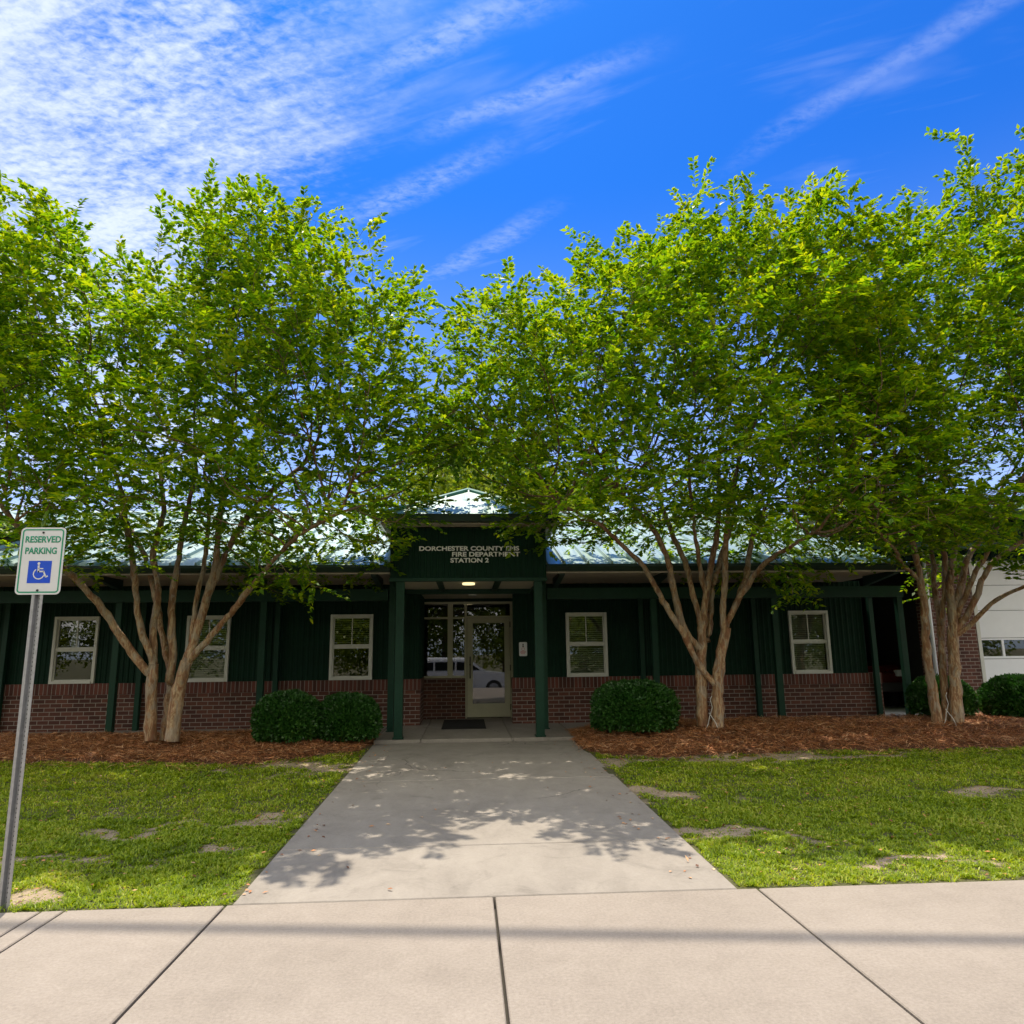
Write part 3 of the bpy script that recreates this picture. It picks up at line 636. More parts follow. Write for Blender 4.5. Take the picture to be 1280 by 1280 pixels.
# ------------------------------------------------------------------ small things
s = MB(); s.box(-.45, .35, 13.62, 15.35, .182, .196); o = s.build('doormat', m_rubber, bevel=.004); tag(o, 'black rubber mat lying on the slab before the glass door', 'doormat')
def rrect(w_, h_, r, n=6):
    out = []
    for cx_, cz_, a0 in ((w_/2-r, h_/2-r, 0), (-w_/2+r, h_/2-r, 90), (-w_/2+r, -h_/2+r, 180), (w_/2-r, -h_/2+r, 270)):
        for i in range(n+1): a = rad(a0+90*i/n); out.append((cx_+r*math.cos(a), cz_+r*math.sin(a)))
    return out
# notice by the door
N = empty('wall_notice', (1.096, 14.47, 1.575)); tag(N, 'small white notice with red lettering on the green wall right of the entrance', 'sign')
s = MB(); s.prism([(x, 0, z) for x, z in rrect(.155, .265, .022)], (0, -.004, 0)); s.build('panel', m_signw, N)
def ring(mb, cx_, cz_, r0_, r1_, y, a0=0, a1=360, n=24):
    for i in range(n):
        a = rad(a0+(a1-a0)*i/n); b_ = rad(a0+(a1-a0)*(i+1)/n)
        mb.quad((cx_+r0_*math.cos(a), y, cz_+r0_*math.sin(a)), (cx_+r1_*math.cos(a), y, cz_+r1_*math.sin(a)), (cx_+r1_*math.cos(b_), y, cz_+r1_*math.sin(b_)), (cx_+r0_*math.cos(b_), y, cz_+r0_*math.sin(b_)))
def bar(mb, p, q, w_, y):
    p = Vector((p[0], 0, p[1])); q = Vector((q[0], 0, q[1])); d_ = (q-p).normalized(); n_ = Vector((-d_.z, 0, d_.x))*w_/2
    mb.quad(*[(v.x, y, v.z) for v in (p-n_, q-n_, q+n_, p+n_)])
s = MB(); ring(s, 0, .09, 0, .014, -.006); s.quad((-.014, -.006, .04), (.014, -.006, .04), (.014, -.006, .07), (-.014, -.006, .07)); s.build('symbol', m_black, N)
s = MB()
ring(s, 0, .0, .026, .032, -.006)
for k, (a, b_) in enumerate(((-.05, .05), (-.055, .052), (-.045, .04))):
    z = -.05-.022*k; x = a
    while x < b_-.008: s.quad((x, -.006, z), (x+.008, -.006, z), (x+.008, -.006, z+.012), (x, -.006, z+.012)); x += .0115
s.build('print', m_red, N)

# reserved parking sign
S = empty('parking_sign', (-2.84, 5.1, .0)); tag(S, 'white reserved parking sign with blue wheelchair square on a galvanised post', 'sign')
pw, ph, pz = .290, .450, 2.155
s = MB(); s.prism([(x, -.035, z+pz) for x, z in rrect(pw, ph, .03)], (0, -.003, 0)); pn = s.build('panel', m_signw, S)
def border(mb, w_, h_, r, t_, y):
    A = rrect(w_, h_, r); Bq = rrect(w_-2*t_, h_-2*t_, max(r-t_, .002)); n = len(A)
    for i in range(n): j = (i+1) % n; mb.quad((A[i][0], y, A[i][1]+pz), (A[j][0], y, A[j][1]+pz), (Bq[j][0], y, Bq[j][1]+pz), (Bq[i][0], y, Bq[i][1]+pz))
s = MB(); border(s, pw-.022, ph-.022, .022, .009, -.0392); s.build('border', m_signg, pn)
s = MB(); q = .0745; z0 = pz-.075; s.quad((-q, -.0392, z0-q), (q, -.0392, z0-q), (q, -.0392, z0+q), (-q, -.0392, z0+q)); s.build('blue_square', m_signb, pn)
s = MB(); y = -.0402; ring(s, -.008, z0+.056, 0, .009, y, n=14); bar(s, (-.008, z0+.044), (-.006, z0-.002), .012, y); bar(s, (-.008, z0+.022), (.024, z0+.022), .007, y); bar(s, (-.010, z0+.003), (.028, z0+.003), .010, y)
bar(s, (.026, z0+.006), (.043, z0-.032), .010, y); bar(s, (.041, z0-.034), (.058, z0-.027), .009, y); ring(s, -.002, z0-.012, .031, .038, y, 125, 345, 22); s.build('wheelchair_symbol', m_signw, pn)
for z in (pz+.19, pz-.197): s = MB(); s.tube([(0, -.038, z), (0, -.044, z)], .007, 10); s.build('bolt', m_black, pn)
for txt, a, b_, z in (('RESERVED', -.112, .118, pz+.122), ('PARKING', -.106, .098, pz+.045)):
    o = lettering(txt, a, b_, z, .045, -.0388, m_signg, None, ext=.0006, bold=.03); o.parent = pn
s = MB(); pwid = .036      # U-channel post
prof = [(-.036, -.006), (-.020, -.006), (-.014, .026), (.014, .026), (.020, -.006), (.036, -.006), (.036, -.0095), (.0175, -.0095), (.0115, .0225), (-.0115, .0225), (-.0175, -.0095), (-.036, -.0095)]
n = len(prof); s.prism([(x, y-.024, -.3) for x, y in prof], (0, 0, 2.6)); post = s.build('post', m_steel, S)
s = MB()
for k in range(70):
    z = .03+k*.0275
    if z < pz-ph/2-.01: s.quad((-.0045, -.00175, z), (.0045, -.00175, z), (.0045, -.00175, z+.009), (-.0045, -.00175, z+.009))
s.build('hole', m_black, post)

# overhead cable: high above the frame, its soft shadow crosses the sidewalk
def shadow_src(x, y, h): k = h/math.tan(SUN_EL); return (x+math.sin(SUN_AZ)*k, y+math.cos(SUN_AZ)*k, h)
p0 = Vector(shadow_src(-2.72, 4.80, 17)); p1 = Vector(shadow_src(2.91, 4.05, 17)); dd = (p1-p0).normalized()
U_ = empty('overhead_cable', tuple(p0-dd*45)); tag(U_, 'black utility cable strung high overhead between two wooden poles', 'cable')
s = MB(); s.tube([(0, 0, 0), tuple(dd*45), tuple(dd*95)], .055, 8); s.build('cable', m_black, U_)
for q in (Vector((0, 0, 0)), dd*95):
    s = MB(); s.tube([tuple(q+Vector((0, .2, -17))), tuple(q+Vector((0, .2, .6)))], [.19, .12], 12); s.build('pole', m_soffit, U_)

# cars: one across the road behind the camera (mirrored in the door), one in the dark bay
def car(name, loc, paint, label, rz_=0., suv=True):
    root = empty(name, loc, rz_); tag(root, label, 'car')
    prof = [(-2.35, .42), (-2.38, .80), (-2.30, 1.10), (-.2, 1.12), (1.05, 1.12), (1.35, 1.08), (2.15, .98), (2.36, .80), (2.38, .45), (2.1, .34), (-2.1, .34)]
    def loft(mb, pr, ws):
        b = len(mb.v); n = len(pr)
        for w_ in ws:
            for x, z in pr: mb.v.append((x*(1-.015*(abs(w_) > .85)), w_, z))
        for i in range(len(ws)-1):
            for j in range(n): j2 = (j+1) % n; mb.f.append((b+i*n+j, b+i*n+j2, b+(i+1)*n+j2, b+(i+1)*n+j))
        mb.f.append(tuple(b+j for j in range(n-1, -1, -1))); mb.f.append(tuple(b+(len(ws)-1)*n+j for j in range(n)))
    s = MB(); loft(s, prof, (-.92, -.90, .90, .92)); body = s.build('body', paint, root, bevel=.03)
    s = MB(); n = 6
    base = [(-2.22, 1.09), (1.15, 1.09), (.35, 1.66), (.1, 1.72), (-1.7, 1.74), (-2.0, 1.68)]
    b = len(s.v)
    for w_, k in ((-.86, 0), (-.66, 1), (.66, 1), (.86, 0)):
        for x, z in base: s.v.append((x, w_, z if (k or z < 1.2) else z-.10))
    for i in range(3):
        for j in range(n): j2 = (j+1) % n; s.f.append((b+i*n+j, b+i*n+j2, b+(i+1)*n+j2, b+(i+1)*n+j))
    s.f.append(tuple(b+j for j in range(n-1, -1, -1))); s.f.append(tuple(b+3*n+j for j in range(n))); s.build('cabin', paint, root, bevel=.03)
    for sg in (-1, 1):
        for q in ([(-2.02, 1.16), (-1.25, 1.16), (-1.25, 1.52), (-1.85, 1.52)], [(-1.17, 1.16), (-.28, 1.16), (-.28, 1.53), (-1.17, 1.53)], [(-.20, 1.16), (.86, 1.16), (.36, 1.50), (-.20, 1.53)]):
            s = MB(); s.prism([(x, sg*.874 - sg*0, z) for x, z in q], (0, -sg*.02, 0)); s.build('side_window', m_glass2, root)
        for x in (-1.45, 1.48):
            s = MB(); s.tube([(x, sg*.70, .36), (x, sg*.935, .36)], .36, 24); wo = s.build('wheel', m_rubber, root)
            s = MB(); s.tube([(x, sg*.936, .36), (x, sg*.95, .36)], .22, 18); s.build('rim', m_steel, wo)
        s = MB(); s.box(2.26, 2.40, sg*.72-.14, sg*.72+.14, .74, .88); s.build('headlight', m_signw, root, bevel=.01)
    s = MB(); s.quad((1.10, -.74, 1.145), (1.10, .74, 1.145), (.40, .66, 1.65), (.40, -.66, 1.65)); s.v = [(x+.012, y, z+.012) for x, y, z in s.v]; s.build('windscreen', m_glass2, root)
    s = MB(); s.box(2.30, 2.44, -.86, .86, .40, .60); s.build('bumper', m_black, root, bevel=.02)
    return root
car('parked_car', (-.25, -3.3, -.42), m_silver, 'silver car parked across the road, seen only mirrored in the entrance glass')
car('bay_vehicle', (9.35, 19.2, .13), m_darkred, 'dark red vehicle standing in the shadowed open bay behind the right tree', rad(-90))
# ------------------------------------------------------------------ vegetation
def height1(x, y): return float(height(np.array([x], float), np.array([y], float))[0])
def leaf_quads(P, D, N, L, W):
    """rhombic leaves: base P, direction D, side vector from N; slightly cupped"""
    D = D/np.linalg.norm(D, axis=1, keepdims=True); Sd = np.cross(D, N); Sd /= np.linalg.norm(Sd, axis=1, keepdims=True)+1e-9
    Nn = np.cross(Sd, D); L = L[:, None]; W = W[:, None]
    V = np.stack([P, P+D*L*.45+Sd*W*.5+Nn*W*.12, P+D*L-Nn*W*.1, P+D*L*.45-Sd*W*.5+Nn*W*.12], 1).reshape(-1, 3)
    n = len(P); return V, np.arange(4*n).reshape(n, 4)
def unit(n, r): v = r.normal(size=(n, 3)); return v/np.linalg.norm(v, axis=1, keepdims=True)

def tubes_np(chains, pos, rad_, ks):
    Vs, Fs, off = [], [], 0
    for ch in chains:
        p = pos[ch]; r = rad_[ch]; n = len(p)
        if n < 2: continue
        k = 8 if r.max() > .03 else (5 if r.max() > .012 else 3)
        d = np.gradient(p, axis=0); d /= np.linalg.norm(d, axis=1, keepdims=True)+1e-9
        a = np.cross(d, [.31, .17, .93]); a /= np.linalg.norm(a, axis=1, keepdims=True)+1e-9; c_ = np.cross(d, a)
        q = 2*np.pi*np.arange(k)/k
        ring_ = p[:, None]+(a[:, None]*np.cos(q)[None, :, None]+c_[:, None]*np.sin(q)[None, :, None])*r[:, None, None]
        Vs.append(ring_.reshape(-1, 3)); i = np.arange(n-1)[:, None]*k; j = np.arange(k)[None]; j2 = (j+1) % k
        Fs.append(np.stack([i+j, i+j2, i+k+j2, i+k+j], -1).reshape(-1, 4)+off); off += n*k
    return np.concatenate(Vs), np.concatenate(Fs)

def grow(stems, attract, step, dk, r, iters=110, wob=.12):
    pos, par, fix = [], [], []
    def near(p):
        if not pos: return -1
        d = np.linalg.norm(np.array(pos)-p, axis=1); return int(d.argmin())
    for pts, ra, rb in stems:
        pts = np.array(pts, float); seg = np.linalg.norm(np.diff(pts, axis=0), axis=1); cum = np.concatenate([[0], np.cumsum(seg)]); n = max(2, int(cum[-1]/.09))
        tt = np.linspace(0, cum[-1], n)
        # Catmull-like smoothing through cubic blend of samples
        sm = np.stack([np.interp(tt, cum, pts[:, k]) for k in range(3)], -1)
        for _ in range(2): sm[1:-1] = (sm[:-2]+2*sm[1:-1]+sm[2:])/4
        sm[1:-1] += r.normal(size=(n-2, 3))*.006
        last = near(sm[0]); 
        if last >= 0 and np.linalg.norm(np.array(pos[last])-sm[0]) > .16: last = -1
        for i, p in enumerate(sm):
            pos.append(tuple(p)); par.append(last); fix.append((ra+(rb-ra)*i/(n-1))*.86); last = len(pos)-1
    nst = len(pos); pos = np.array(pos); par = list(par)
    A = attract.copy(); alive = np.ones(len(A), bool)
    ok = np.array([z > 1.9 for z in pos[:, 2]])      # do not sprout from the lower trunks
    cand = np.where(ok)[0]
    nd = np.full(len(A), 1e9); ni = np.zeros(len(A), int)
    def upd(ids):
        nonlocal nd, ni
        for c0 in range(0, len(ids), 400):
            sub = ids[c0:c0+400]; d = np.linalg.norm(A[:, None]-pos[sub][None], axis=2); m = d.argmin(1); dm = d[np.arange(len(A)), m]
            b = dm < nd; nd[b] = dm[b]; ni[b] = sub[m[b]]
    upd(cand); kids = {}
    for it in range(iters):
        alive &= nd > dk
        if not alive.any(): break
        ids = ni[alive]; vec = A[alive]-pos[ids]; vec /= np.linalg.norm(vec, axis=1, keepdims=True)
        un, inv = np.unique(ids, return_inverse=True); S_ = np.zeros((len(un), 3)); np.add.at(S_, inv, vec)
        S_ = S_/(np.linalg.norm(S_, axis=1, keepdims=True)+1e-6)+r.normal(size=S_.shape)*wob
        # keep some of the parent's heading
        pp = np.array([par[u] for u in un]); hd = pos[un]-pos[np.maximum(pp, 0)]; hn = np.linalg.norm(hd, axis=1, keepdims=True); hd = np.where(hn > 1e-6, hd/(hn+1e-9), 0)
        S_ = S_+hd*.55; S_ /= np.linalg.norm(S_, axis=1, keepdims=True)
        new = pos[un]+S_*step; keep = []
        for k_, u in enumerate(un):
            c_ = kids.setdefault(int(u), [])
            if len(c_) >= 3 or any(np.linalg.norm(new[k_]-pos[q]) < step*.3 for q in c_): keep.append(False)
            else: keep.append(True)
        keep = np.array(keep)
        dead = un[~keep]
        if not keep.any(): break
        if len(dead): alive &= ~(np.isin(ni, dead) & (r.random(len(A)) < .25))
        base_ = len(pos); pos = np.concatenate([pos, new[keep]])
        for q, u in enumerate(un[keep]): par.append(int(u)); kids[int(u)].append(base_+q)
        upd(np.arange(base_, len(pos)))
    par = np.array(par); N = len(pos); e = 2.25
    rr = np.zeros(N); acc = np.zeros(N); cnt = np.zeros(N, int)
    for i in range(N-1, -1, -1):
        v = acc[i] if acc[i] > 0 else .0042**e
        rr[i] = v**(1/e)
        if par[i] >= 0: acc[par[i]] += v; cnt[par[i]] += 1
    tipr = rr.copy()
    rr[:nst] = np.maximum(np.array(fix), np.minimum(rr[:nst], np.array(fix)*1.25))
    for i in range(nst, N):     # children never thicker than their parent
        rr[i] = min(rr[i], rr[par[i]]*.92)
    # chains: follow thickest child
    ch = [[] for _ in range(N)]
    for i in range(N):
        if par[i] >= 0: ch[par[i]].append(i)
    chains = []; stack = [(i, None) for i in range(N) if par[i] < 0]
    while stack:
        i, p = stack.pop(); c_ = [] if p is None else [p]; 
        while True:
            c_.append(i)
            if not ch[i]: break
            ks = sorted(ch[i], key=lambda q: -rr[q]-(.5 if (i < nst and q < nst and q == i+1) else 0))
            for q in ks[1:]: stack.append((q, i))
            i = ks[0]
        chains.append(c_)
    R = rr.copy()
    V_, F_ = [], []
    # side branches start at the parent node but with their own radius
    Vs, Fs, off = [], [], 0
    P2, R2, CH2 = [], [], []
    for c_ in chains:
        p = pos[c_]; r2 = R[c_].copy()
        if len(c_) > 1 and r2[0] > r2[1]*1.5 and c_[0] >= 0: r2[0] = r2[1]*1.25
        a = len(P2); P2.extend(p); R2.extend(r2); CH2.append(np.arange(a, a+len(c_)))
    return pos, par, rr, nst, (CH2, np.array(P2), np.array(R2))

def crown_points(n, r, xr, yc, hy, top, bot, xc):
    out = []
    tx, tz = zip(*top); bx, bz = zip(*bot); hx0 = xc-xr[0]; hx1 = xr[1]-xc
    while len(out) < n:
        X = r.uniform(xr[0], xr[1], 4*n); Y = r.uniform(yc-hy, yc+hy, 4*n); Z = r.uniform(2.2, 11.2, 4*n)
        qx = np.where(X < xc, (xc-X)/hx0, (X-xc)/hx1); qy = np.abs(Y-yc)/hy; q = np.sqrt(qx**2.6*.8+qy**2)
        zt = np.interp(X, tx, tz); zb = np.interp(X, bx, bz)
        zt2 = zt-1.42-(zt-4.8)*.42*qy**2.2+(vnoise(X*1.0+9, Y*1.0, 1.1, 31)-.5)*.7+(vnoise(X, Y, 3., 33)-.5)*.5
        zb2 = zb-.3+.9*np.clip(1-q*1.15, 0, 1)+(vnoise(X, Y+5, 1.3, 37)-.5)*.7
        dens = .35+.65*np.clip(np.maximum(q-.25, (Z-zb2)/(zt2-zb2+1e-6)-.15)*1.5, 0, 1)
        cl_ = vnoise(X+Z*.7, Y+Z*.45, 1.25, 41)*.6+vnoise(X-Z, Z*1.1+Y, 2.4, 43)*.4
        ok = (q < 1.0) & (Z < zt2) & (Z > zb2) & (r.random(len(X)) < dens) & (cl_ > .36)
        out += list(np.stack([X, Y, Z], -1)[ok])
    return np.array(out[:n])

def make_leaves(pos, par, rr, nst, r, zmin, per=(18, 28), size=.088, thin=.0078):
    idx_ = np.where((np.arange(len(pos)) >= nst) & (rr < thin))[0]
    idx_ = idx_[(pos[idx_, 2] > zmin)]
    Ps, Ds, Ns = [], [], []
    # leafy shoots: each thin node carries a short shoot with paired leaves
    heading = pos[idx_]-pos[par[idx_]]; heading /= np.linalg.norm(heading, axis=1, keepdims=True)+1e-9
    tip = rr[idx_] < .0047
    nn = len(idx_); g_ = unit(nn, r); g_[:, 2] *= .45
    sh = heading*.75+g_*.8+np.array([0, 0, .10]); sh /= np.linalg.norm(sh, axis=1, keepdims=True)
    ln = r.uniform(.20, .36, nn)*np.where(tip, 1.35, .9)
    up = np.array([0, 0, 1.])+unit(nn, r)*.35; side0 = np.cross(sh, up); side0 /= np.linalg.norm(side0, axis=1, keepdims=True)+1e-9
    for k in range(max(per)):
        cnt_ = r.integers(per[0], per[1]+1, nn); use = k < cnt_
        t_ = (k+.8)/cnt_; p = pos[idx_]+sh*(ln*t_)[:, None]+np.array([0, 0, -.05])*(t_**2)[:, None]
        sg = 1 if k % 2 else -1
        d = sh*r.uniform(.4, .9, (nn, 1))+side0*sg*r.uniform(.7, 1.1, (nn, 1))+unit(nn, r)*.28; nrm = up+unit(nn, r)*.45
        Ps.append(p[use]); Ds.append(d[use]); Ns.append(nrm[use])
    P = np.concatenate(Ps); D = np.concatenate(Ds); N_ = np.concatenate(Ns)
    L = r.uniform(.75, 1.3, len(P))*size
    V, F = leaf_quads(P, D, N_, L, L*.56)
    # shoot stalks
    a = pos[idx_]; b_ = a+sh*ln[:, None]; sd_ = np.cross(sh, [0, 0, 1.]); sd_ /= np.linalg.norm(sd_, axis=1, keepdims=True)+1e-9
    return V, F, (a, b_, sd_)

BLOBS = {0: [(-0.96, 10.5, 3.35), (-0.77, 10.3, 3.49), (-1.12, 10.5, 3.18), (-2.4, 10.3, 2.39), (-5.12, 10.2, 2.92), (-4.81, 10.4, 2.59), (-5.57, 10.0, 3.27), (-5.89, 10.0, 3.43), (-1.25, 10.2, 2.9), (-1.46, 10.0, 3.32), (-4.33, 10.6, 2.97), (-2.89, 10.2, 2.91), (-3.64, 10.2, 3.02)], 1: [(1.03, 10.5, 3.35), (1.22, 10.3, 3.49), (0.9, 10.6, 3.16), (1.21, 10.2, 3.3), (2.04, 10.4, 3.18), (4.88, 10.8, 2.3), (4.83, 10.3, 2.9), (5.2, 10.3, 3.02), (4.2, 10.2, 3.0), (3.22, 10.0, 3.26), (4.0, 10.2, 3.47)], 2: [(5.97, 10.4, 2.93), (5.62, 10.4, 3.15), (7.67, 10.3, 2.89), (8.12, 10.4, 2.48), (6.6, 10.2, 3.12), (7.22, 10.2, 3.23), (6.32, 10.3, 3.37)]}
STAT = []
def myrtle(k, x, y, z, label, seed, xr, hy, top, bot, yc, n_at, zmin):
    r = np.random.default_rng(seed)
    root = empty('crepe_myrtle', (x, y, z)); tag(root, label, 'tree', 'crepe myrtles in front of the building'); o3 = np.array([x, y, z])
    cen = crown_points(n_at//15, r, xr, yc, hy, top, bot, x)       # centres of leafy sprays, then points inside each flattened spray
    od = (cen-np.array([x, yc, 4.6]))*np.array([1, 1, .55]); od /= np.linalg.norm(od, axis=1, keepdims=True)
    sdv = np.cross(od, [0, 0, 1.]); sdv /= np.linalg.norm(sdv, axis=1, keepdims=True); upv = np.cross(sdv, od)
    m_ = 20; q_ = unit(len(cen)*m_, r)*r.random((len(cen)*m_, 1))**.45; rp = lambda v: np.repeat(v, m_, 0); szs = rp(r.uniform(.65, 1.35, (len(cen), 1)))
    at_ = rp(cen)+szs*(rp(od)*q_[:, :1]*.62+rp(sdv)*q_[:, 1:2]*.40+rp(upv)*q_[:, 2:3]*.17)
    at_ = np.concatenate([at_]+[np.array(c_)+np.array([0, 0, .18])+unit(26, r)*r.random((26, 1))**.5*np.array([.5, .4, .16]) for c_ in BLOBS[k]])
    pos, par, rr, nst, (CH, P2, R2) = grow(STEMS[k], at_, .15, .17, r)
    R2 = R2*(1+.16*(vnoise(P2[:, 2]*1.0+P2[:, 0]*.7, P2[:, 1]+P2[:, 0], 6., 91)-.5)*(R2 > .02)+.10*(vnoise(P2[:, 2], P2[:, 0]*3, 15., 92)-.5)*(R2 > .03))
    V, F = tubes_np(CH, P2, R2, None)
    V = V+np.stack([vnoise(V[:, 2]*1.+5, V[:, 0]*4+V[:, 1]*4, 5., 93)-.5, vnoise(V[:, 2]*1.+15, V[:, 1]*4-V[:, 0]*3, 5., 94)-.5, np.zeros(len(V))], -1)*.022*(V[:, 2:3] < 3.2)
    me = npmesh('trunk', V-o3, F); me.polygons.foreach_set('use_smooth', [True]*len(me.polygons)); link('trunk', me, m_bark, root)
    V, F, _ = make_leaves(pos, par, rr, nst, r, zmin)
    me = npmesh('crown', V-o3, F); link('crown', me, m_leaf, root)
    STAT.append((k, len(pos), len(F))); return root
STEMS = {
 0: [
  ([(-4.64, 11.55, 0.3), (-4.68, 11.55, 0.77), (-4.69, 11.55, 1.23), (-4.68, 11.55, 1.41)], 0.105, 0.085),
  ([(-4.68, 11.55, 1.23), (-4.78, 11.52, 1.3), (-5.18, 11.42, 1.86), (-5.38, 11.26, 2.24), (-5.63, 11.03, 2.61), (-5.75, 10.73, 2.79), (-5.96, 10.37, 3.05), (-6.09, 9.95, 3.42)], 0.06, 0.03),
  ([(-4.68, 11.55, 1.38), (-4.65, 11.53, 1.44), (-4.86, 11.45, 1.83), (-4.95, 11.33, 2.49), (-4.95, 11.15, 3.0), (-4.97, 10.93, 3.37), (-4.98, 10.65, 3.91)], 0.07, 0.03),
  ([(-4.68, 11.55, 1.41), (-4.76, 11.59, 2.07), (-4.73, 11.69, 2.52), (-4.97, 11.87, 3.1), (-4.94, 12.13, 3.84), (-5.19, 12.45, 4.59)], 0.07, 0.03),
  ([(-4.52, 11.7, 0.28), (-4.5, 11.74, 0.87), (-4.53, 11.85, 1.25), (-4.75, 12.04, 1.7), (-5.01, 12.3, 2.38), (-5.43, 12.64, 3.25), (-6.07, 13.05, 4.01)], 0.07, 0.03),
  ([(-4.49, 11.7, 1.16), (-4.46, 11.7, 1.54), (-4.55, 11.71, 2.15), (-4.53, 11.72, 2.71), (-4.45, 11.73, 3.65), (-4.33, 11.75, 4.42)], 0.075, 0.035),
  ([(-4.32, 11.5, 0.3), (-4.28, 11.49, 0.91), (-4.17, 11.45, 1.44)], 0.125, 0.1),
  ([(-4.17, 11.45, 1.44), (-4.04, 11.44, 1.85), (-3.92, 11.4, 2.35), (-3.79, 11.34, 2.85), (-3.77, 11.26, 3.45), (-3.66, 11.15, 4.15)], 0.085, 0.035),
  ([(-4.17, 11.45, 1.41), (-4.01, 11.41, 1.57), (-3.72, 11.3, 1.88), (-3.37, 11.12, 2.25), (-3.1, 10.86, 2.51), (-2.74, 10.53, 2.82), (-2.34, 10.13, 3.12), (-1.67, 9.65, 3.36)], 0.05, 0.02),
  ([(-4.11, 11.45, 1.75), (-4.1, 11.51, 2.35), (-4.09, 11.7, 2.89), (-4.17, 12.01, 3.68), (-4.46, 12.45, 4.59)], 0.05, 0.03),
  ([(-3.91, 11.35, 2.32), (-3.68, 11.4, 3.06), (-3.47, 11.55, 3.61), (-3.23, 11.8, 4.04), (-2.66, 12.15, 4.73)], 0.06, 0.03),
 ],
 1: [
  ([(3.65, 11.6, 0.36), (3.67, 11.61, 1.07), (3.69, 11.62, 1.43), (3.76, 11.66, 1.86), (3.89, 11.7, 2.53), (4.07, 11.75, 3.14), (4.2, 11.82, 3.62), (4.27, 11.9, 4.42)], 0.105, 0.035),
  ([(3.69, 11.6, 1.52), (3.62, 11.58, 1.54), (3.4, 11.52, 1.86), (3.24, 11.42, 2.51), (3.17, 11.27, 2.86), (2.95, 11.09, 3.26), (2.58, 10.87, 3.66), (2.11, 10.6, 4.03)], 0.06, 0.025),
  ([(3.74, 11.65, 1.86), (3.62, 11.69, 2.53), (3.62, 11.8, 2.84), (3.49, 11.99, 3.32), (3.37, 12.26, 3.93), (3.31, 12.6, 4.66)], 0.055, 0.025),
  ([(3.85, 11.7, 2.38), (3.76, 11.63, 2.96), (3.65, 11.43, 3.39), (3.51, 11.1, 4.03)], 0.05, 0.025),
  ([(3.87, 11.55, 0.34), (3.91, 11.55, 0.99), (4.01, 11.55, 1.5), (4.1, 11.55, 1.86)], 0.12, 0.09),
  ([(4.1, 11.55, 1.86), (4.26, 11.51, 2.21), (4.38, 11.4, 2.42), (4.52, 11.21, 2.7), (4.64, 10.95, 2.88), (4.83, 10.61, 3.01), (5.11, 10.2, 3.23)], 0.055, 0.02),
  ([(3.88, 11.55, 0.96), (3.82, 11.53, 1.03), (3.57, 11.49, 1.35), (3.35, 11.41, 1.82), (3.05, 11.3, 2.24), (2.85, 11.16, 2.59), (2.64, 10.99, 2.85), (2.39, 10.79, 3.01), (1.96, 10.56, 3.36), (1.34, 10.3, 3.61)], 0.055, 0.02),
  ([(4.09, 11.55, 1.82), (4.05, 11.52, 1.99), (4.09, 11.41, 2.64), (4.08, 11.24, 3.21), (4.14, 11.0, 4.01)], 0.065, 0.03),
  ([(4.1, 11.55, 1.92), (4.19, 11.6, 2.0), (4.57, 11.74, 2.67), (4.78, 11.97, 3.32), (5.35, 12.3, 4.23)], 0.055, 0.025),
  ([(3.86, 11.7, 1.67), (4.01, 11.79, 2.54), (4.34, 12.05, 3.22), (4.75, 12.49, 3.91), (5.35, 13.1, 4.79)], 0.055, 0.025),
 ],
 2: [
  ([(7.48, 11.7, 0.28), (7.48, 11.69, 0.75), (7.42, 11.67, 1.28), (7.42, 11.63, 1.68), (7.42, 11.57, 2.12), (7.36, 11.5, 2.57), (7.25, 11.42, 3.12), (7.17, 11.32, 3.59), (6.93, 11.2, 4.26)], 0.1, 0.035),
  ([(7.36, 11.5, 2.57), (6.97, 11.36, 2.87), (6.64, 10.92, 3.0), (5.95, 10.2, 3.23)], 0.03, 0.015),
  ([(7.75, 11.85, 0.26), (7.81, 11.87, 1.3), (7.91, 11.94, 1.9), (7.94, 12.06, 2.32), (8.09, 12.23, 2.93), (8.21, 12.44, 3.52), (8.33, 12.7, 4.47)], 0.08, 0.03),
  ([(7.81, 11.7, 0.28), (7.9, 11.71, 1.3), (7.96, 11.72, 1.86), (8.0, 11.75, 2.44), (8.11, 11.79, 2.87), (8.28, 11.84, 3.18), (8.49, 11.9, 4.08)], 0.125, 0.04),
  ([(7.95, 11.7, 1.7), (8.18, 11.65, 1.83), (8.31, 11.51, 2.07), (8.46, 11.27, 2.29), (8.64, 10.93, 2.42), (8.85, 10.5, 2.61)], 0.055, 0.02),
  ([(7.95, 11.7, 1.76), (8.09, 11.68, 1.91), (8.3, 11.63, 2.2), (8.44, 11.55, 2.57), (8.49, 11.43, 2.83), (8.84, 11.28, 3.1), (9.33, 11.1, 3.38)], 0.07, 0.025),
  ([(7.99, 11.75, 2.02), (8.26, 11.8, 2.59), (8.52, 11.96, 2.99), (9.13, 12.23, 3.54), (9.81, 12.6, 4.38)], 0.06, 0.025),
  ([(8.0, 11.75, 1.89), (8.23, 11.69, 2.35), (8.34, 11.5, 2.76), (8.4, 11.19, 3.11), (8.29, 10.76, 3.52), (8.31, 10.2, 3.96)], 0.045, 0.02),
  ([(7.88, 11.9, 1.9), (8.03, 11.87, 2.56), (8.02, 11.8, 3.09), (7.95, 11.67, 3.75), (8.03, 11.5, 4.54)], 0.05, 0.025),
 ],
}

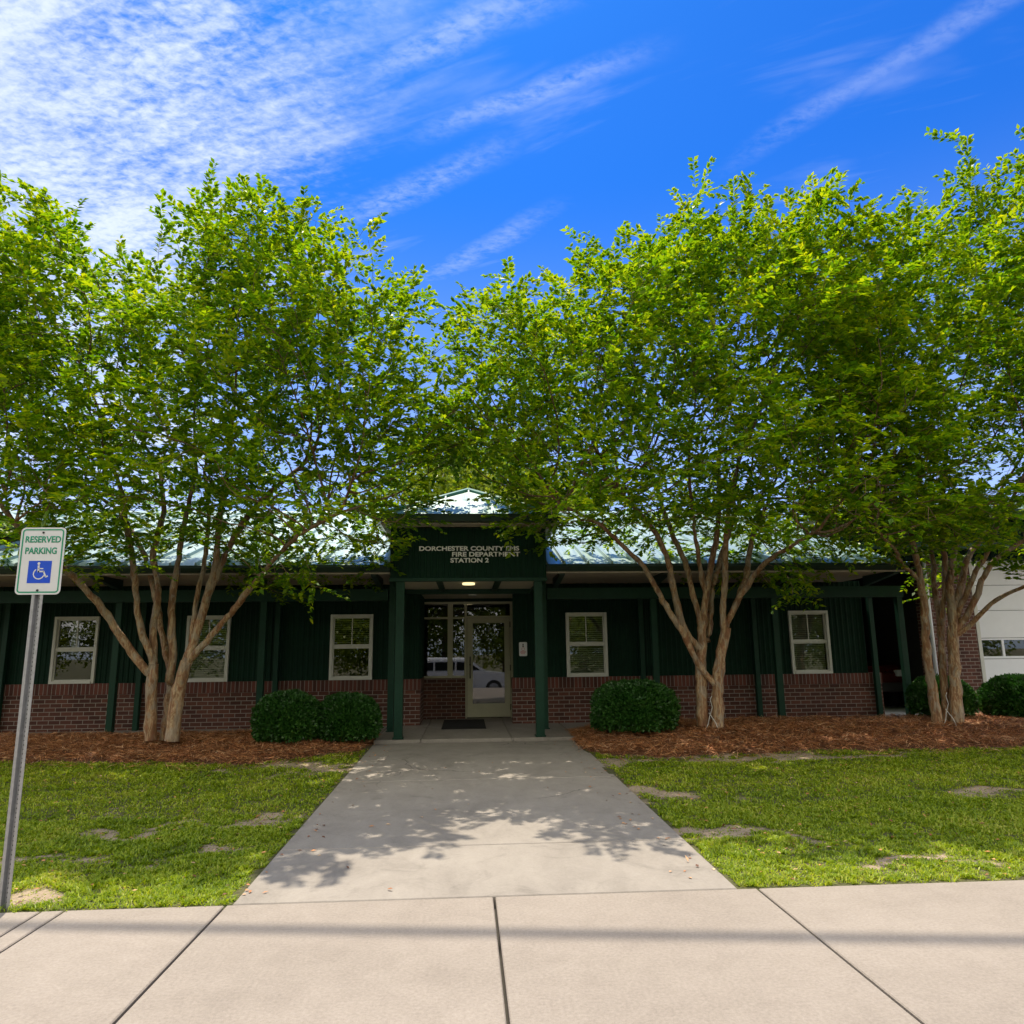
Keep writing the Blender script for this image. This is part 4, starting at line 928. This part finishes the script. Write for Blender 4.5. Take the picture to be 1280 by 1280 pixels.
TOP0 = [(-9.8, 8.2), (-8.6, 9.4), (-7.8, 9.7), (-7.3, 9.0), (-6.9, 9.0), (-6.0, 9.6), (-5.4, 9.1), (-4.4, 9.5), (-3.8, 9.0), (-3.0, 9.7), (-2.4, 9.3), (-1.95, 9.0), (-1.4, 8.4), (-.7, 8.0), (-.25, 7.0), (.2, 6.2), (.75, 5.7)]
BOT0 = [(-9.8, 3.9), (-7.1, 3.7), (-5.6, 3.2), (-4.3, 3.5), (-2.9, 3.0), (-2.2, 2.9), (-1.1, 3.3), (-.6, 4.4), (.75, 4.7)]
TOP1 = [(-.75, 5.9), (-.3, 6.6), (.05, 7.8), (.25, 8.8), (.6, 8.2), (1.3, 8.3), (2.1, 9.3), (2.7, 8.7), (3.3, 9.0), (3.9, 9.6), (4.8, 9.6), (5.6, 9.8), (6.4, 9.6), (7.2, 8.5), (7.7, 6.8)]
BOT1 = [(-.75, 4.7), (.5, 4.4), (1.1, 3.5), (2.3, 3.7), (3.5, 3.3), (4.5, 3.2), (5.6, 3.1), (6.6, 3.3), (7.6, 4.0)]
TOP2 = [(5.6, 7.2), (6.2, 9.2), (6.9, 9.8), (7.6, 9.8), (8.2, 10.5), (9.1, 10.7), (10.3, 10.9), (11.4, 10.2), (12.6, 8.2)]
BOT2 = [(5.6, 3.9), (6.4, 3.2), (7.5, 3.1), (9.1, 2.8), (10.3, 3.2), (12.6, 4.5)]
z0 = .2
myrtle(0, -4.5, 11.55, height1(-4.5, 11.55), 'tall crepe myrtle left of the entrance, its split trunk before two windows', 11, (-9.7, .75), 2.25, TOP0, BOT0, 10.65, 8800, 2.2)
myrtle(1, 3.77, 11.58, height1(3.77, 11.58), 'crepe myrtle just right of the entrance beside the single round bush', 12, (-.75, 7.7), 2.25, TOP1, BOT1, 10.65, 8600, 2.2)
myrtle(2, 7.66, 11.75, height1(7.66, 11.75), 'crepe myrtle at the right end of the porch before the white garage door', 13, (5.7, 12.4), 2.3, TOP2, BOT2, 10.75, 7200, 2.2)
# pale cords tied round the feet of the two right trees
for nm, x, y, lab in (('tie_cord', 3.77, 11.50, 'pale cord tied between the trunks of the middle tree'), ('tie_cord', 7.64, 11.62, 'pale cord tied between the trunks of the right tree')):
    zz_ = height1(x, y); s = MB()
    s.tube([(-.13, -.03, -.02), (-.07, -.02, .08), (-.03, 0, .20), (.02, .0, .33), (-.01, .0, .45), (.03, .02, .50)], .005, 5)
    s.tube([(.08, -.05, -.02), (.05, -.03, .10), (.0, 0, .19), (-.04, .0, .25)], .006, 5)
    o = s.build(nm, m_cord, None, loc=(x, y, zz_)); tag(o, lab, 'cord', 'cords tied at the tree feet')

# boxwood bushes
def bush_mesh(name, seed, n, a, b_, c_, leaf=.044):
    r = np.random.default_rng(seed); d = unit(n, r); d[:, 2] = np.where(d[:, 2] < -.55, -d[:, 2], d[:, 2])
    pw_ = 2.4; q = (np.abs(d[:, 0])**pw_+np.abs(d[:, 1])**pw_+np.abs(d[:, 2])**pw_)**(-1/pw_)
    lump = 1+.13*(vnoise(d[:, 0]*2+5, d[:, 2]*2+d[:, 1]*2, 2.2, seed)-.5)+.12*(vnoise(d[:, 0]*3+9, d[:, 1]*3+d[:, 2]*2, 4.5, seed+1)-.5)
    rad_ = lump*(1.08-.26*r.random(n)**1.2); P = d*q[:, None]*rad_[:, None]*np.array([a, b_, c_])+np.array([0, 0, c_*.92])
    P[:, 2] = np.maximum(P[:, 2], .01)
    D = d+unit(n, r)*.8+np.array([0, 0, .35]); N_ = d+unit(n, r)*.5; L = r.uniform(.7, 1.3, n)*leaf
    V, F = leaf_quads(P, D, N_, L, L*.62)
    # added opaque core well inside the leaves, there to block light
    u_, v_ = 22, 12; th_ = np.linspace(0, 2*np.pi, u_, endpoint=False); ph_ = np.linspace(.02, np.pi-.02, v_); T_, H_ = np.meshgrid(th_, ph_)
    dd_ = np.stack([np.sin(H_)*np.cos(T_), np.sin(H_)*np.sin(T_), np.cos(H_)], -1).reshape(-1, 3); qq = (np.abs(dd_)**pw_).sum(1)**(-1/pw_)
    K = dd_*qq[:, None]*.84*np.array([a, b_, c_])+np.array([0, 0, c_*.92]); K[:, 2] = np.maximum(K[:, 2], 0)
    o_ = len(V); idk = np.arange(u_*v_).reshape(v_, u_); nx_ = np.roll(idk, -1, 1)
    FK = np.stack([idk[:-1], nx_[:-1], nx_[1:], idk[1:]], -1).reshape(-1, 4)+o_
    me = npmesh(name, np.concatenate([V, K]), np.concatenate([F, FK])); return me
for seed, x, y, a, b_, c_, lab, n in (
    (1, -2.70, 11.72, .46, .46, .385, 'left bush of the joined pair left of the entrance', 26000), (2, -1.86, 11.95, .46, .46, .375, 'right bush of the joined pair, beside the entrance post', 26000),
    (3, 2.58, 11.6, .60, .54, .40, 'single round clipped bush right of the entrance', 32000),
    (4, 8.25, 12.7, .46, .42, .36, 'dark round bush half hidden behind the right tree', 18000), (5, 9.5, 12.45, .56, .5, .38, 'dark clipped bush before the white garage door', 22000), (6, 10.6, 12.5, .55, .5, .38, 'dark clipped bush at the right edge of the bed', 14000)):
    zz_ = height1(x, y-.3)-.04
    o = link('boxwood_bush', bush_mesh('boxwood_bush', seed, n, a, b_, c_), m_bush, None, (x, y, zz_)); tag(o, lab, 'bush', 'clipped bushes in the pine straw beds')

# trees beyond the building and across the road: crowns of many leaf clumps
def bg_mesh(seed, h, rad_, n, zc=.66, zs=.30):
    r = np.random.default_rng(seed); nb = 34; cen = unit(nb, r)*r.uniform(.35, 1, (nb, 1)); cen = cen*np.array([rad_*.75, rad_*.75, h*zs])+np.array([0, 0, h*zc]); rs = r.uniform(.20, .38, nb)*rad_
    k = r.integers(0, nb, n); d = unit(n, r); P = cen[k]+d*(rs[k]*(1-.35*r.random(n)**2))[:, None]*np.array([1, 1, .75])
    L = r.uniform(.10, .2, n); V, F = leaf_quads(P, unit(n, r)+d*.5, d+unit(n, r)*.7, L, L*.7)
    ml = npmesh('crown', V, F)
    s = MB(); s.tube([(0, 0, -.3), (.05, 0, h*.3), (0, .1, h*.62)], [h*.025, h*.018, h*.008], 8)
    for i in range(0, nb, 2): c_ = Vector(cen[i]); s.tube([(0, 0, h*.3+.01*i), tuple(c_*.5+Vector((0, 0, h*.22))), tuple(c_)], [h*.010, h*.006, h*.002], 5)
    me2 = bpy.data.meshes.new('trunk'); me2.from_pydata(s.v, [], s.f); return ml, me2
BG = [bg_mesh(51, 9.5, 3.6, 15000), bg_mesh(52, 8.2, 3.2, 13000), bg_mesh(53, 9., 4.2, 16000, .42, .46)]
for ml, mt in BG: ml.materials.append(m_bgleaf); mt.materials.append(m_bark)
def bgtree(i, x, y, sc_, lab, grp, rz_=0.):
    root = empty('broadleaf_tree', (x, y, .0 if y > 0 else -.5), rz_); root.scale = (sc_,)*3; tag(root, lab, 'tree', grp)
    link('crown', BG[i][0], None, root); link('trunk', BG[i][1], None, root)
g1 = 'trees far behind the station'
for i, (k, x, y, s_, lab, rr_) in enumerate(((0, .2, 33, 1.38, 'yellow green tree showing above the entrance roof', .3), (1, 3.6, 35, 1.45, 'yellow green tree behind the roof right of the entrance', 2.), (1, 18.6, 36, 1.2, 'yellow green tree showing between the middle and right trees', 4.),
     (0, -5.5, 38, .92, 'tree behind the roof ridge left of the entrance', 5.), (0, 10.5, 40, .85, 'tree behind the right half of the porch roof', 1.), (1, -15, 36, 1.0, 'tree behind the far left wing', 3.), (0, 27, 40, 1.0, 'tree behind the engine bay roof', 2.2))):
    bgtree(k, x, y, s_, lab, g1, rr_)
for i in range(16):
    bgtree(2, -30+i*4.1, -15-3.2*(i % 3), 1.25+.12*(i % 4), 'large tree across the road, mirrored in the windows', 'trees across the road', i*1.3)

# grass
def clump(n, x0, x1, y0, y1, seed):
    r = np.random.default_rng(seed); return r.uniform(x0, x1, n), r.uniform(y0, y1, n), r
Vs, Fs, off = [], [], 0
for (n, x0, x1, y0, y1, hh, seed) in ((110000, -5.0, -1.48, 5.03, 7.4, .040, 1), (110000, -8.5, -1.48, 7.4, 11.5, .042, 2), (110000, 1.78, 6.2, 5.05, 7.4, .040, 3), (120000, 1.78, 9.5, 7.4, 11, .042, 4),
                                      (30000, -11, -5, 5.03, 7.4, .04, 5), (30000, 6.2, 12, 5.05, 7.4, .04, 6)):
    X, Y, r = clump(n, x0, x1, y0, y1, seed)
    # gather into tufts
    X = X+(vnoise(X, Y, 14, 61)-.5)*.10; Y = Y+(vnoise(X, Y, 14, 62)-.5)*.10
    ba = bare(X, Y); inn, _ = mulch(X, Y)
    ok = (r.random(n) > np.clip(ba*1.2-.1, 0, .90)) & (inn < .25) & (Y > 5.035) & ((X < -1.462) | (X > 1.762)); X, Y = X[ok], Y[ok]; ba = ba[ok]; n = len(X)
    Z = height(X, Y)-.004; h_ = hh*r.uniform(.45, 1.35, n)*(.7+.6*vnoise(X, Y, 4., 66))*(1-.5*ba)
    az = r.uniform(0, 2*np.pi, n); tl_ = r.uniform(.2, 1.15, n); d = np.stack([np.cos(az)*np.sin(tl_), np.sin(az)*np.sin(tl_), np.cos(tl_)], -1)
    sd_ = np.stack([-np.sin(az), np.cos(az), np.zeros(n)], -1); w_ = (r.uniform(.0026, .0050, n)*(1+.12*(Y-5)))[:, None]; P = np.stack([X, Y, Z], -1)
    mid = P+d*(h_*.6)[:, None]; tip_ = P+d*h_[:, None]+np.stack([np.cos(az), np.sin(az), np.zeros(n)-.6], -1)*(h_*.25)[:, None]
    V = np.stack([P, mid+sd_*w_, tip_, mid-sd_*w_], 1).reshape(-1, 3); Vs.append(V); Fs.append(np.arange(4*n).reshape(n, 4)+off); off += 4*n
me = npmesh('grass', np.concatenate(Vs), np.concatenate(Fs)); tag(link('grass', me, m_grass), 'short green lawn grass with bare sandy patches beside the path', 'grass', kind='stuff')
# pine straw
Vs, Fs, off = [], [], 0
for n, x0, x1, seed in ((75000, -9.5, -1.45, 1), (90000, 1.6, 12.2, 2)):
    X, Y, r = clump(n, x0, x1, 9.9, 13.3, seed+70); inn, d_ = mulch(X, Y)
    ok = (r.random(n) < .02+inn+.10*np.clip(1+d_/.45, 0, 1)) & (d_ > -.5) & ((X < -1.3) | (X > 1.6)); X, Y = X[ok], Y[ok]; n = len(X)
    Z = height(X, Y)+r.uniform(-.002, .045, n); az = r.uniform(0, np.pi, n)+(vnoise(X, Y, 2.5, 77)-.5)*3; el = r.normal(0, .28, n); L = r.uniform(.09, .24, n)
    d = np.stack([np.cos(az)*np.cos(el), np.sin(az)*np.cos(el), np.sin(el)], -1); sd_ = np.stack([-np.sin(az), np.cos(az), r.normal(0, .4, n)], -1)*.0034; P = np.stack([X, Y, Z], -1)
    bow = np.stack([np.zeros(n), np.zeros(n), r.uniform(0, .02, n)], -1)
    a = P-d*(L/2)[:, None]; b_ = P+d*(L/2)[:, None]
    V = np.stack([a, P+bow+sd_, b_, P+bow-sd_], 1).reshape(-1, 3); Vs.append(V); Fs.append(np.arange(4*n).reshape(n, 4)+off); off += 4*n
me = npmesh('pine_straw', np.concatenate(Vs), np.concatenate(Fs)); tag(link('pine_straw', me, m_straw), 'reddish brown pine straw mulch heaped in the beds along the building', 'mulch', kind='stuff')

r = np.random.default_rng(99); n = 2600; X = r.uniform(-8, 10, n); Y = r.uniform(5.1, 12.6, n)
keep = (np.abs(X-.15) > 1.2) | (r.random(n) < .06); X, Y = X[keep], Y[keep]; n = len(X)
Z = np.where((X > -1.46) & (X < 1.76), (Y-5.03)/7*.13+.006, height(X, Y)+r.uniform(.01, .035, n)); D = unit(n, r); D[:, 2] *= .15
V, F = leaf_quads(np.stack([X, Y, Z], -1), D, np.array([0, 0, 1.])+unit(n, r)*.3, r.uniform(.025, .055, n), r.uniform(.014, .026, n))
tag(link('leaf_litter', npmesh('leaf_litter', V, F), m_straw), 'fallen brown leaves scattered over the lawn and mulch', 'fallen leaves', kind='stuff')
